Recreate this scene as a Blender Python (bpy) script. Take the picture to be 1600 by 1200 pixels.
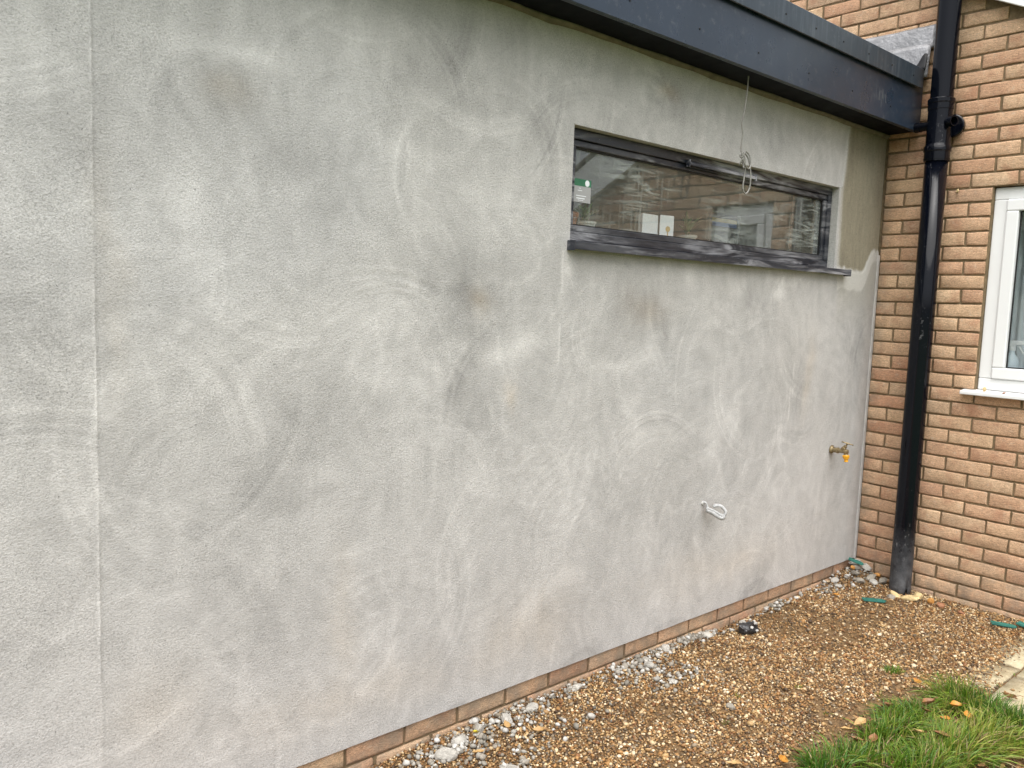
import bpy, math, random
import numpy as np
from math import sin, cos, pi, radians
from mathutils import Vector, Matrix

for o in list(bpy.data.objects):
    bpy.data.objects.remove(o)
SC = bpy.context.scene
COL = SC.collection
random.seed(7)

# ------------------------------------------------------------------ camera
CAM = Vector((-4.6657, -2.1748, 1.5731))
cr = Vector((0.75166876, -0.65859901, 0.03523385))
cu = Vector((0.04043269, 0.09933604, 0.99423214))
cf = Vector((0.65830029, 0.74590864, -0.10129673))
cam = bpy.data.objects.new('camera', bpy.data.cameras.new('camera'))
COL.objects.link(cam)
cam.matrix_world = Matrix(((cr.x, cu.x, -cf.x, CAM.x), (cr.y, cu.y, -cf.y, CAM.y),
                           (cr.z, cu.z, -cf.z, CAM.z), (0, 0, 0, 1)))
cam.data.sensor_width = 36
cam.data.lens = 1282.35 / 1600 * 36
cam.data.clip_end = 500
cam.data.clip_start = 0.05
SC.camera = cam

# ------------------------------------------------------------------ sky, sun, exposure
SUNV = Vector((-0.46, -0.42, 1.60)).normalized()
w = bpy.data.worlds.new('World'); SC.world = w; w.use_nodes = True
nt = w.node_tree
bg = nt.nodes['Background']
sky = nt.nodes.new('ShaderNodeTexSky'); sky.sky_type = 'NISHITA'; sky.sun_disc = False
sky.sun_elevation = math.asin(SUNV.z); sky.sun_rotation = math.atan2(SUNV.x, SUNV.y)
sky.air_density = 1.0; sky.dust_density = 4.0; sky.ozone_density = 1.0
hs = nt.nodes.new('ShaderNodeHueSaturation'); hs.inputs['Saturation'].default_value = 0.22
nt.links.new(sky.outputs[0], hs.inputs['Color']); nt.links.new(hs.outputs[0], bg.inputs[0])
bg.inputs[1].default_value = 0.085
sl = bpy.data.lights.new('sun', 'SUN'); sl.energy = 1.5; sl.angle = radians(85); sl.color = (1, 0.97, 0.93)
so = bpy.data.objects.new('sun', sl); COL.objects.link(so)
so.rotation_euler = SUNV.to_track_quat('Z', 'Y').to_euler()
SC.view_settings.view_transform = 'Standard'; SC.view_settings.look = 'None'
SC.view_settings.gamma = 1; SC.view_settings.use_curve_mapping = False
SC.view_settings.exposure = 1.55
SC.render.resolution_x = 1024; SC.render.resolution_y = 768

# ------------------------------------------------------------------ materials
def ramp(N, L, fac, stops, interp='LINEAR'):
    r = N.new('ShaderNodeValToRGB'); r.color_ramp.interpolation = interp
    e = r.color_ramp.elements
    while len(e) < len(stops): e.new(0.5)
    for i, (p, c) in enumerate(stops):
        e[i].position = p
        if not isinstance(c, (tuple, list)): c = (c, c, c)
        e[i].color = (c[0], c[1], c[2], 1)
    L.new(fac, r.inputs[0]); return r.outputs[0]

def noise(N, L, vec, scale, detail=4, rough=0.55, dist=0.0):
    n = N.new('ShaderNodeTexNoise'); n.inputs['Scale'].default_value = scale
    n.inputs['Detail'].default_value = detail; n.inputs['Roughness'].default_value = rough
    n.inputs['Distortion'].default_value = dist
    if vec is not None: L.new(vec, n.inputs['Vector'])
    return n.outputs['Fac']

def mapping(N, L, vec, scale=(1, 1, 1), rot=(0, 0, 0)):
    m = N.new('ShaderNodeMapping'); m.inputs['Scale'].default_value = scale; m.inputs['Rotation'].default_value = rot
    L.new(vec, m.inputs['Vector']); return m.outputs[0]

def mixc(N, L, fac, a, b, mode='MIX'):
    m = N.new('ShaderNodeMix'); m.data_type = 'RGBA'; m.blend_type = mode
    for s, v in ((m.inputs[0], fac), (m.inputs[6], a), (m.inputs[7], b)):
        if hasattr(v, 'is_linked'): L.new(v, s)
        elif isinstance(v, (tuple, list)): s.default_value = (v[0], v[1], v[2], 1)
        else: s.default_value = v
    return m.outputs[2]

def mth(N, L, op, a, b=0.0):
    m = N.new('ShaderNodeMath'); m.operation = op
    for s, v in ((m.inputs[0], a), (m.inputs[1], b)):
        if hasattr(v, 'is_linked'): L.new(v, s)
        else: s.default_value = v
    return m.outputs[0]

def bump(N, L, h, strength, dist, normal=None):
    b = N.new('ShaderNodeBump'); b.inputs['Strength'].default_value = strength; b.inputs['Distance'].default_value = dist
    L.new(h, b.inputs['Height'])
    if normal is not None: L.new(normal, b.inputs['Normal'])
    return b.outputs[0]

def new_mat(name):
    m = bpy.data.materials.new(name); m.use_nodes = True
    N, L = m.node_tree.nodes, m.node_tree.links
    return m, N, L, N['Principled BSDF']

def geo(N): return N.new('ShaderNodeNewGeometry')
def setc(L, sock, v):
    if hasattr(v, 'is_linked'): L.new(v, sock)
    else: sock.default_value = (v[0], v[1], v[2], 1) if isinstance(v, (tuple, list)) else v

def simple(name, col, rough=0.6, metal=0.0, var=0.25, scale=20, bmp=0.15, bdist=0.002, spec=0.5):
    """plain surface with mottled colour and fine relief"""
    m, N, L, P = new_mat(name)
    pos = geo(N).outputs['Position']
    n = noise(N, L, pos, scale, 5, 0.6)
    f = ramp(N, L, n, [(0.25, 1 - var), (0.75, 1 + var)])
    c = mixc(N, L, 1.0, col, f, 'MULTIPLY')
    setc(L, P.inputs['Base Color'], c)
    P.inputs['Roughness'].default_value = rough; P.inputs['Metallic'].default_value = metal
    P.inputs['Specular IOR Level'].default_value = spec
    if bmp: setc(L, P.inputs['Normal'], bump(N, L, noise(N, L, pos, scale * 6, 4), bmp, bdist))
    return m

def mat_render():
    m, N, L, P = new_mat('cement_render')
    a = N.new('ShaderNodeVertexColor'); a.layer_name = 'tone'
    pos = geo(N).outputs['Position']
    g1 = noise(N, L, pos, 210, 3, 0.6)
    g2 = noise(N, L, mapping(N, L, pos, (1, 1, 1.35), (0, 0.5, 0)), 105, 5, 0.7, 0.4)
    zone = ramp(N, L, noise(N, L, pos, 3.4, 4, 0.6, 0.8), [(0.36, 0.45), (0.64, 1.05)])
    f = ramp(N, L, mth(N, L, 'ADD', mth(N, L, 'MULTIPLY', mth(N, L, 'SUBTRACT', g1, 0.5), zone), 0.5), [(0.22, 0.62), (0.5, 1.0), (0.8, 1.26)])
    scr = noise(N, L, mapping(N, L, pos, (2.6, 1, 0.9), (0, 0.9, 0)), 60, 4, 0.75, 2.5)
    f = mixc(N, L, 1.0, f, ramp(N, L, mth(N, L, 'ADD', mth(N, L, 'MULTIPLY', mth(N, L, 'SUBTRACT', scr, 0.5), zone), 0.5), [(0.28, 0.66), (0.42, 1.0), (0.72, 1.08)]), 'MULTIPLY')
    f2 = ramp(N, L, g2, [(0.28, 0.82), (0.5, 1.0), (0.75, 1.10)])
    c = mixc(N, L, 1.0, a.outputs[0], f, 'MULTIPLY'); c = mixc(N, L, 1.0, c, f2, 'MULTIPLY')
    pit = ramp(N, L, noise(N, L, pos, 120, 2, 0.5), [(0.24, 0.5), (0.33, 1.0)])
    c = mixc(N, L, 1.0, c, pit, 'MULTIPLY')
    setc(L, P.inputs['Base Color'], c)
    P.inputs['Roughness'].default_value = 0.95; P.inputs['Specular IOR Level'].default_value = 0.15
    b = bump(N, L, g1, 0.55, 0.003)
    setc(L, P.inputs['Normal'], bump(N, L, g2, 0.5, 0.0045, b))
    return m

def mat_brick(island=False, name='brick_clay'):
    m, N, L, P = new_mat(name)
    g = geo(N); pos = g.outputs['Position']
    if island: rnd = g.outputs['Random Per Island']
    else:
        oi = N.new('ShaderNodeObjectInfo'); rnd = oi.outputs['Random']
    base = ramp(N, L, rnd, [(0.0, (0.57, 0.375, 0.235)), (0.16, (0.62, 0.425, 0.27)), (0.34, (0.55, 0.34, 0.215)),
                            (0.5, (0.60, 0.395, 0.25)), (0.66, (0.64, 0.45, 0.285)), (0.8, (0.50, 0.345, 0.23)), (0.92, (0.53, 0.30, 0.185)), (1.0, (0.61, 0.42, 0.27))])
    # offset the noise by brick so no two are alike
    cmb = N.new('ShaderNodeCombineXYZ')
    L.new(mth(N, L, 'MULTIPLY', rnd, 37.0), cmb.inputs[0]); L.new(mth(N, L, 'MULTIPLY', rnd, 91.0), cmb.inputs[1])
    va = N.new('ShaderNodeVectorMath'); L.new(pos, va.inputs[0]); L.new(cmb.outputs[0], va.inputs[1])
    v = va.outputs[0]
    drag = noise(N, L, mapping(N, L, v, (0.6, 0.6, 2.2), (0.6, 0.5, 0)), 110, 4, 0.65, 0.8)
    big = noise(N, L, v, 14, 4, 0.6)
    fine = noise(N, L, mapping(N, L, v, (1, 1, 1.3), (0.4, 0.3, 0)), 240, 3, 0.6)
    c = mixc(N, L, 1.0, base, ramp(N, L, big, [(0.25, (0.80, 0.78, 0.78)), (0.55, (1, 1, 1)), (0.8, (1.16, 1.18, 1.2))]), 'MULTIPLY')
    c = mixc(N, L, 1.0, c, ramp(N, L, drag, [(0.25, 0.58), (0.5, 1.0), (0.75, 1.30)]), 'MULTIPLY')
    c = mixc(N, L, 1.0, c, ramp(N, L, fine, [(0.28, 0.62), (0.5, 1.0), (0.72, 1.3)]), 'MULTIPLY')
    # red scorch patches and lime bloom
    c = mixc(N, L, ramp(N, L, noise(N, L, v, 9, 3), [(0.54, 0.0), (0.72, 0.45)]), c, (0.38, 0.17, 0.10))
    c = mixc(N, L, ramp(N, L, noise(N, L, v, 45, 5, 0.7), [(0.56, 0.0), (0.74, 0.6)]), c, (0.60, 0.50, 0.38))
    # cement smears low on the wall and beside the new render
    sp = N.new('ShaderNodeSeparateXYZ'); L.new(pos, sp.inputs[0])
    lo = ramp(N, L, sp.outputs[2], [(0.08, 1.0), (0.42, 0.0)])
    near = ramp(N, L, mth(N, L, 'ADD', sp.outputs[1], 0.10), [(0.02, 0.0), (0.085, 1.0)])
    under = ramp(N, L, mth(N, L, 'MULTIPLY', sp.outputs[2], 0.4), [(0.92, 1.0), (0.99, 0.0)])
    near = mth(N, L, 'MULTIPLY', near, under)
    outw = ramp(N, L, mth(N, L, 'ADD', sp.outputs[0], 0.1), [(0.06, 0.0), (0.09, 1.0)])
    near = mth(N, L, 'MULTIPLY', near, outw)
    msk = mth(N, L, 'MULTIPLY', mth(N, L, 'MAXIMUM', lo, near), ramp(N, L, noise(N, L, pos, 11, 5, 0.65), [(0.40, 0.0), (0.64, 0.7)]))
    c = mixc(N, L, msk, c, (0.25, 0.215, 0.165))
    setc(L, P.inputs['Base Color'], c)
    P.inputs['Roughness'].default_value = 0.92; P.inputs['Specular IOR Level'].default_value = 0.2
    setc(L, P.inputs['Normal'], bump(N, L, drag, 0.9, 0.006))
    return m

def mat_smeared(name, col, smear=(0.42, 0.42, 0.42), lo=0.50, hi=0.66, amt=0.8, stretch=(0.9, 6, 9), scale=3.2, rough=0.35):
    """dark coated profile with dried plaster wiped along it"""
    m, N, L, P = new_mat(name)
    pos = geo(N).outputs['Position']
    n1 = noise(N, L, mapping(N, L, pos, stretch, (0, 0.05, 0)), scale, 6, 0.62, 1.4)
    n2 = noise(N, L, mapping(N, L, pos, (0.8, 3, 5)), 2.4, 4, 0.55)
    k = mth(N, L, 'MULTIPLY', ramp(N, L, n1, [(lo, 0), (hi, amt)]), ramp(N, L, n2, [(0.46, 0.12), (0.62, 1.0)]))
    spk = ramp(N, L, noise(N, L, pos, 85, 3), [(0.68, 0.0), (0.74, 0.8)])
    k = mth(N, L, 'MAXIMUM', k, mth(N, L, 'MULTIPLY', spk, 0.8))
    setc(L, P.inputs['Base Color'], mixc(N, L, k, col, smear))
    setc(L, P.inputs['Roughness'], mth(N, L, 'ADD', mth(N, L, 'MULTIPLY', k, 0.5), rough))
    setc(L, P.inputs['Normal'], bump(N, L, k, 0.3, 0.002))
    return m

def mat_coated(name, col, rough=0.38, streak=False, spec=0.5):
    m, N, L, P = new_mat(name)
    P.inputs['Specular IOR Level'].default_value = spec
    pos = geo(N).outputs['Position']
    n = noise(N, L, mapping(N, L, pos, (1, 1, 1)), 2.5, 5, 0.6)
    c = mixc(N, L, 1.0, col, ramp(N, L, n, [(0.3, 0.85), (0.7, 1.2)]), 'MULTIPLY')
    dust = ramp(N, L, noise(N, L, pos, 30, 6, 0.75), [(0.56, 0.0), (0.82, 0.30 * min(1, spec * 2))])
    c = mixc(N, L, dust, c, (0.30, 0.30, 0.30))
    if streak:
        s = noise(N, L, mapping(N, L, pos, (1, 1, 0.05)), 42, 3, 0.6)
        c = mixc(N, L, ramp(N, L, s, [(0.50, 0.0), (0.74, 0.26)]), c, (0.17, 0.20, 0.23))
    setc(L, P.inputs['Base Color'], c)
    setc(L, P.inputs['Roughness'], ramp(N, L, noise(N, L, pos, 9, 4), [(0.3, rough - 0.06), (0.7, rough + 0.1)]))
    setc(L, P.inputs['Normal'], bump(N, L, noise(N, L, pos, 3.0, 2), 0.12, 0.02))
    return m

def mat_pipe():
    m, N, L, P = new_mat('black_pipe_plastic')
    pos = geo(N).outputs['Position']
    sp = N.new('ShaderNodeSeparateXYZ'); L.new(pos, sp.inputs[0])
    spk = ramp(N, L, noise(N, L, mapping(N, L, pos, (1, 1, 0.55)), 60, 5, 0.7), [(0.60, 0.0), (0.68, 0.6)])
    zone = ramp(N, L, noise(N, L, mapping(N, L, pos, (1, 1, 0.8)), 5, 2), [(0.48, 0.0), (0.6, 1.0)])
    low = ramp(N, L, mth(N, L, 'MULTIPLY', sp.outputs[2], 0.5), [(0.25, 1.0), (0.9, 0.15)])
    spk = mth(N, L, 'MULTIPLY', spk, mth(N, L, 'MULTIPLY', zone, low))
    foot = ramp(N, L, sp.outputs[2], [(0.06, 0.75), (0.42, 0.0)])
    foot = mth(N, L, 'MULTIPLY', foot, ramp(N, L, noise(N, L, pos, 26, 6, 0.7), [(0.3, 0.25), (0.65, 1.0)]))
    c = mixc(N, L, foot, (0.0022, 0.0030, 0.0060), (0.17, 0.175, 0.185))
    c = mixc(N, L, spk, c, (0.5, 0.5, 0.5))
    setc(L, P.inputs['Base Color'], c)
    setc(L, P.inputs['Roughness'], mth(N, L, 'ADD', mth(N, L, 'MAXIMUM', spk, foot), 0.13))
    P.inputs['Specular IOR Level'].default_value = 0.24
    return m

def mat_glass(name, smear=0.0, refl=1.7):
    m, N, L, P = new_mat(name)
    N.remove(P)
    out = N['Material Output']
    pos = geo(N).outputs['Position']
    lw = N.new('ShaderNodeLayerWeight'); lw.inputs[0].default_value = 0.5
    f = mth(N, L, 'ADD', mth(N, L, 'MULTIPLY', mth(N, L, 'POWER', lw.outputs['Facing'], 4.0), 0.96), 0.045)
    f = mth(N, L, 'MINIMUM', mth(N, L, 'MULTIPLY', f, refl), 1.0)
    tr = N.new('ShaderNodeBsdfTransparent'); tr.inputs[0].default_value = (0.95, 0.965, 0.955, 1)
    gl = N.new('ShaderNodeBsdfGlossy'); gl.inputs['Roughness'].default_value = 0.012; gl.inputs[0].default_value = (0.95, 0.97, 1, 1)
    wv = noise(N, L, pos, 1.6, 2)
    b = bump(N, L, wv, 0.12, 0.02); L.new(b, gl.inputs['Normal'])
    ms = N.new('ShaderNodeMixShader'); L.new(f, ms.inputs[0]); L.new(tr.outputs[0], ms.inputs[1]); L.new(gl.outputs[0], ms.inputs[2])
    res = ms.outputs[0]
    if smear > 0:
        df = N.new('ShaderNodeBsdfDiffuse'); df.inputs[0].default_value = (0.62, 0.66, 0.62, 1)
        s1 = ramp(N, L, noise(N, L, mapping(N, L, pos, (1.6, 1, 11), (0, 0.12, 0)), 2.6, 6, 0.65, 1.6), [(0.47, 0.0), (0.72, 1.0)])
        s2 = ramp(N, L, noise(N, L, mapping(N, L, pos, (26, 1, 1.1)), 3.5, 5, 0.6), [(0.52, 0.0), (0.75, 0.8)])
        zone = ramp(N, L, noise(N, L, pos, 2.1, 2), [(0.40, 0.1), (0.6, 1.0)])
        s = mth(N, L, 'ADD', mth(N, L, 'MULTIPLY', mth(N, L, 'MAXIMUM', s1, s2), zone), 0.10)
        s = mth(N, L, 'MINIMUM', mth(N, L, 'MULTIPLY', s, smear), 0.8)
        m2 = N.new('ShaderNodeMixShader'); L.new(s, m2.inputs[0]); L.new(res, m2.inputs[1]); L.new(df.outputs[0], m2.inputs[2])
        res = m2.outputs[0]
    L.new(res, out.inputs[0])
    return m

def mat_gravel():
    m, N, L, P = new_mat('pea_gravel')
    g = geo(N); pos = g.outputs['Position']
    c = ramp(N, L, g.outputs['Random Per Island'],
             [(0.0, (0.07, 0.042, 0.022)), (0.09, (0.19, 0.105, 0.04)), (0.22, (0.35, 0.225, 0.105)), (0.34, (0.26, 0.145, 0.06)),
              (0.44, (0.46, 0.32, 0.16)), (0.55, (0.16, 0.125, 0.09)), (0.62, (0.36, 0.20, 0.075)), (0.73, (0.62, 0.50, 0.33)),
              (0.82, (0.25, 0.205, 0.15)), (0.89, (0.74, 0.65, 0.50)), (0.94, (0.22, 0.10, 0.04)), (1.0, (0.50, 0.36, 0.2))], 'CONSTANT')
    dirt = ramp(N, L, noise(N, L, pos, 5, 4, 0.6), [(0.35, (0.74, 0.66, 0.54)), (0.65, (1.08, 1.03, 0.94))])
    c = mixc(N, L, 1.0, c, dirt, 'MULTIPLY')
    c = mixc(N, L, 1.0, c, ramp(N, L, noise(N, L, pos, 190, 3), [(0.3, 0.75), (0.7, 1.2)]), 'MULTIPLY')
    setc(L, P.inputs['Base Color'], c)
    P.inputs['Roughness'].default_value = 0.55
    return m

def mat_soil():
    m, N, L, P = new_mat('sandy_soil')
    pos = geo(N).outputs['Position']
    n = noise(N, L, pos, 30, 8, 0.7)
    c = ramp(N, L, n, [(0.3, (0.05, 0.03, 0.014)), (0.5, (0.16, 0.095, 0.04)), (0.7, (0.30, 0.19, 0.09))])
    far = ramp(N, L, noise(N, L, pos, 1.2, 3), [(0.4, 0.0), (0.6, 1.0)])
    # lawn colour beyond the gravel strip
    sp = N.new('ShaderNodeSeparateXYZ'); L.new(pos, sp.inputs[0])
    edge_ = mth(N, L, 'ADD', mth(N, L, 'MULTIPLY', sp.outputs[1], -1.0), mth(N, L, 'MULTIPLY', noise(N, L, pos, 3.0, 7, 0.75), 1.2))
    lawn = ramp(N, L, mth(N, L, 'MULTIPLY', edge_, 0.25), [(0.56, 0.0), (0.66, 1.0)])
    grass = ramp(N, L, noise(N, L, pos, 60, 6, 0.7), [(0.3, (0.02, 0.05, 0.008)), (0.7, (0.09, 0.15, 0.03))])
    c = mixc(N, L, lawn, c, grass)
    setc(L, P.inputs['Base Color'], c); P.inputs['Roughness'].default_value = 0.95
    setc(L, P.inputs['Normal'], bump(N, L, noise(N, L, pos, 90, 6, 0.7), 0.9, 0.01))
    return m

def mat_attr(name, layer, rough=0.6, sub=False):
    m, N, L, P = new_mat(name)
    a = N.new('ShaderNodeVertexColor'); a.layer_name = layer
    setc(L, P.inputs['Base Color'], a.outputs[0]); P.inputs['Roughness'].default_value = rough
    if sub:
        tl = N.new('ShaderNodeBsdfTranslucent'); L.new(a.outputs[0], tl.inputs[0])
        ms = N.new('ShaderNodeMixShader'); ms.inputs[0].default_value = 0.3
        L.new(P.outputs[0], ms.inputs[1]); L.new(tl.outputs[0], ms.inputs[2]); L.new(ms.outputs[0], N['Material Output'].inputs[0])
    return m

def mat_leaf(name, col, vein=(0.3, 0.12, 0.03)):
    m, N, L, P = new_mat(name)
    pos = geo(N).outputs['Position']
    c = mixc(N, L, ramp(N, L, noise(N, L, pos, 70, 4, 0.65), [(0.45, 0.0), (0.7, 0.8)]), col, vein)
    setc(L, P.inputs['Base Color'], c); P.inputs['Roughness'].default_value = 0.55
    return m

def mat_slab():
    m, N, L, P = new_mat('paving_stone')
    pos = geo(N).outputs['Position']
    c = ramp(N, L, noise(N, L, pos, 6, 7, 0.65), [(0.3, (0.30, 0.25, 0.15)), (0.55, (0.48, 0.42, 0.28)), (0.75, (0.56, 0.50, 0.36))])
    c = mixc(N, L, ramp(N, L, noise(N, L, pos, 3.3, 5, 0.7), [(0.46, 0.0), (0.62, 0.75)]), c, (0.22, 0.165, 0.09))
    c = mixc(N, L, 1.0, c, ramp(N, L, noise(N, L, pos, 150, 4), [(0.3, 0.8), (0.7, 1.15)]), 'MULTIPLY')
    setc(L, P.inputs['Base Color'], c); P.inputs['Roughness'].default_value = 0.9
    setc(L, P.inputs['Normal'], bump(N, L, noise(N, L, pos, 60, 6, 0.7), 0.5, 0.004))
    return m

def mat_crumbs():
    m, N, L, P = new_mat('cement_crumb')
    g = geo(N); pos = g.outputs['Position']
    c = ramp(N, L, g.outputs['Random Per Island'], [(0.0, (0.16, 0.145, 0.12)), (0.25, (0.27, 0.25, 0.21)), (0.45, (0.36, 0.34, 0.30)), (0.65, (0.22, 0.18, 0.13)), (0.8, (0.47, 0.45, 0.41)), (1.0, (0.56, 0.55, 0.52))])
    c = mixc(N, L, 1.0, c, ramp(N, L, noise(N, L, pos, 60, 4), [(0.3, 0.7), (0.7, 1.15)]), 'MULTIPLY')
    setc(L, P.inputs['Base Color'], c); P.inputs['Roughness'].default_value = 0.95
    return m
def mat_litter():
    m, N, L, P = new_mat('dead_leaf_scrap')
    c = ramp(N, L, geo(N).outputs['Random Per Island'], [(0.0, (0.05, 0.026, 0.012)), (0.4, (0.14, 0.065, 0.025)), (0.7, (0.24, 0.12, 0.045)), (1.0, (0.36, 0.20, 0.08))])
    setc(L, P.inputs['Base Color'], c); P.inputs['Roughness'].default_value = 0.7
    return m
M = dict(
    scuff=simple('pale_scuff', (0.11, 0.12, 0.13), 0.7, bmp=0),
    litter=mat_litter(),
    crumbs=mat_crumbs(),
    render=mat_render(), brick=mat_brick(), brick_far=mat_brick(True, 'brick_clay_joined'),
    mortar=simple('sandy_mortar', (0.20, 0.15, 0.09), 0.95, var=0.35, scale=45, bmp=0.7, bdist=0.004, spec=0.1),
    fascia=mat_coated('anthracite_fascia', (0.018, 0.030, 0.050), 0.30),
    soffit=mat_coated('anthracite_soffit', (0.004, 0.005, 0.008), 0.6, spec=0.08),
    trim=mat_coated('anthracite_roof_trim', (0.024, 0.036, 0.050), 0.36, True),
    screw=simple('dark_screw', (0.008, 0.008, 0.009), 0.4, 0.3, bmp=0),
    roof=simple('roof_membrane', (0.06, 0.06, 0.062), 0.8, var=0.2, scale=6),
    frame=mat_smeared('anthracite_frame_smeared', (0.013, 0.016, 0.024), (0.45, 0.45, 0.47), 0.41, 0.62, 0.80, (0.8, 4, 6), 3.0),
    sill=mat_smeared('anthracite_sill_smeared', (0.016, 0.020, 0.030), (0.45, 0.45, 0.48), 0.41, 0.60, 0.80, (0.8, 4, 6), 3.0),
    gasket=simple('black_gasket', (0.006, 0.006, 0.007), 0.5, bmp=0),
    glass=mat_glass('smeared_glass', 0.36, 1.2), glass2=mat_glass('clear_glass', 0.0, 1.5),
    pvc=simple('white_pvc', (0.80, 0.81, 0.81), 0.28, var=0.03, scale=3, bmp=0.03),
    lead=simple('weathered_lead', (0.29, 0.29, 0.30), 0.42, 0.35, var=0.35, scale=9, bmp=0.5, bdist=0.01),
    pipe=mat_pipe(), gravel=mat_gravel(), soil=mat_soil(), slab=mat_slab(),
    cement=simple('broken_cement', (0.42, 0.40, 0.36), 0.95, var=0.3, scale=35, bmp=0.8, bdist=0.006, spec=0.15),
    cement_dark=simple('grey_stone', (0.27, 0.245, 0.205), 0.9, var=0.4, scale=30, bmp=0.8, bdist=0.006, spec=0.2),
    flint=simple('yellow_flint', (0.56, 0.43, 0.22), 0.7, var=0.45, scale=22, bmp=0.6, bdist=0.006),
    orange=simple('orange_stone', (0.50, 0.24, 0.06), 0.6, var=0.35, scale=26, bmp=0.4),
    brown=simple('brown_stone', (0.26, 0.12, 0.06), 0.7, var=0.35, scale=26, bmp=0.4),
    green=simple('green_plastic', (0.030, 0.15, 0.12), 0.45, var=0.3, scale=24, bmp=0.1),
    brass=simple('dull_brass', (0.30, 0.235, 0.135), 0.42, 0.75, var=0.4, scale=60, bmp=0.2),
    yellow=simple('amber_plastic', (0.80, 0.38, 0.02), 0.35, var=0.12, scale=40, bmp=0),
    cable=simple('grey_cable', (0.24, 0.235, 0.215), 0.6, var=0.3, scale=50, bmp=0.2),
    white_cable=simple('splashed_white_cable', (0.40, 0.405, 0.405), 0.5, var=0.25, scale=60, bmp=0.3),
    bag=simple('black_bin_plastic', (0.028, 0.028, 0.030), 0.16, var=0.4, scale=20, bmp=0.1),
    bag2=simple('grey_plaster_crumb', (0.45, 0.44, 0.42), 0.9, var=0.3, scale=40, bmp=0.5),
    paper=simple('white_card', (0.80, 0.82, 0.85), 0.7, var=0.03, bmp=0), print=simple('printed_motif', (0.52, 0.36, 0.14), 0.7, bmp=0),
    grey_print=simple('grey_label', (0.36, 0.36, 0.36), 0.6, var=0.05, bmp=0), label_green=simple('label_green', (0.035, 0.16, 0.085), 0.6, bmp=0),
    inner=simple('inner_plaster', (0.50, 0.51, 0.46), 0.9, var=0.08, scale=2, bmp=0.05), floor=simple('inner_floor', (0.22, 0.16, 0.1), 0.5),
    terracotta=simple('terracotta', (0.42, 0.17, 0.08), 0.8, bmp=0.2), leafgreen=simple('house_plant_green', (0.09, 0.17, 0.04), 0.5, var=0.4),
    wood=simple('dark_wood', (0.16, 0.09, 0.045), 0.55, var=0.3, scale=12), dark=simple('dark_appliance', (0.03, 0.03, 0.032), 0.3, bmp=0),
    blue=simple('blue_card', (0.08, 0.14, 0.32), 0.6, bmp=0), straw=simple('straw_card', (0.5, 0.38, 0.18), 0.7, bmp=0),
    blind=simple('net_blind', (0.60, 0.66, 0.70), 0.8, var=0.06, scale=4, bmp=0.05),
    bottle=simple('translucent_bottle', (0.62, 0.72, 0.80), 0.3, var=0.06, bmp=0), bottle_top=simple('white_trigger', (0.8, 0.82, 0.84), 0.35, bmp=0),
    tile=simple('roof_tile', (0.11, 0.07, 0.055), 0.9, var=0.3, scale=8), olive=simple('raw_render_lip', (0.15, 0.135, 0.10), 0.95, var=0.35, scale=20, bmp=0.6, bdist=0.006),
    bead=simple('plastic_stop_bead', (0.46, 0.455, 0.44), 0.9, var=0.25, scale=14, bmp=0.3),
    grass=mat_attr('grass_blades', 'tint', 0.5, True),
    leaf_orange=mat_leaf('leaf_orange', (0.50, 0.23, 0.035)), leaf_tan=mat_leaf('leaf_tan', (0.45, 0.29, 0.12), (0.30, 0.16, 0.06)),
    leaf_yellow=mat_leaf('leaf_yellow', (0.62, 0.50, 0.03), (0.5, 0.36, 0.03)), leaf_brown=mat_leaf('leaf_brown', (0.24, 0.11, 0.045), (0.12, 0.05, 0.02)),
)

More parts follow.
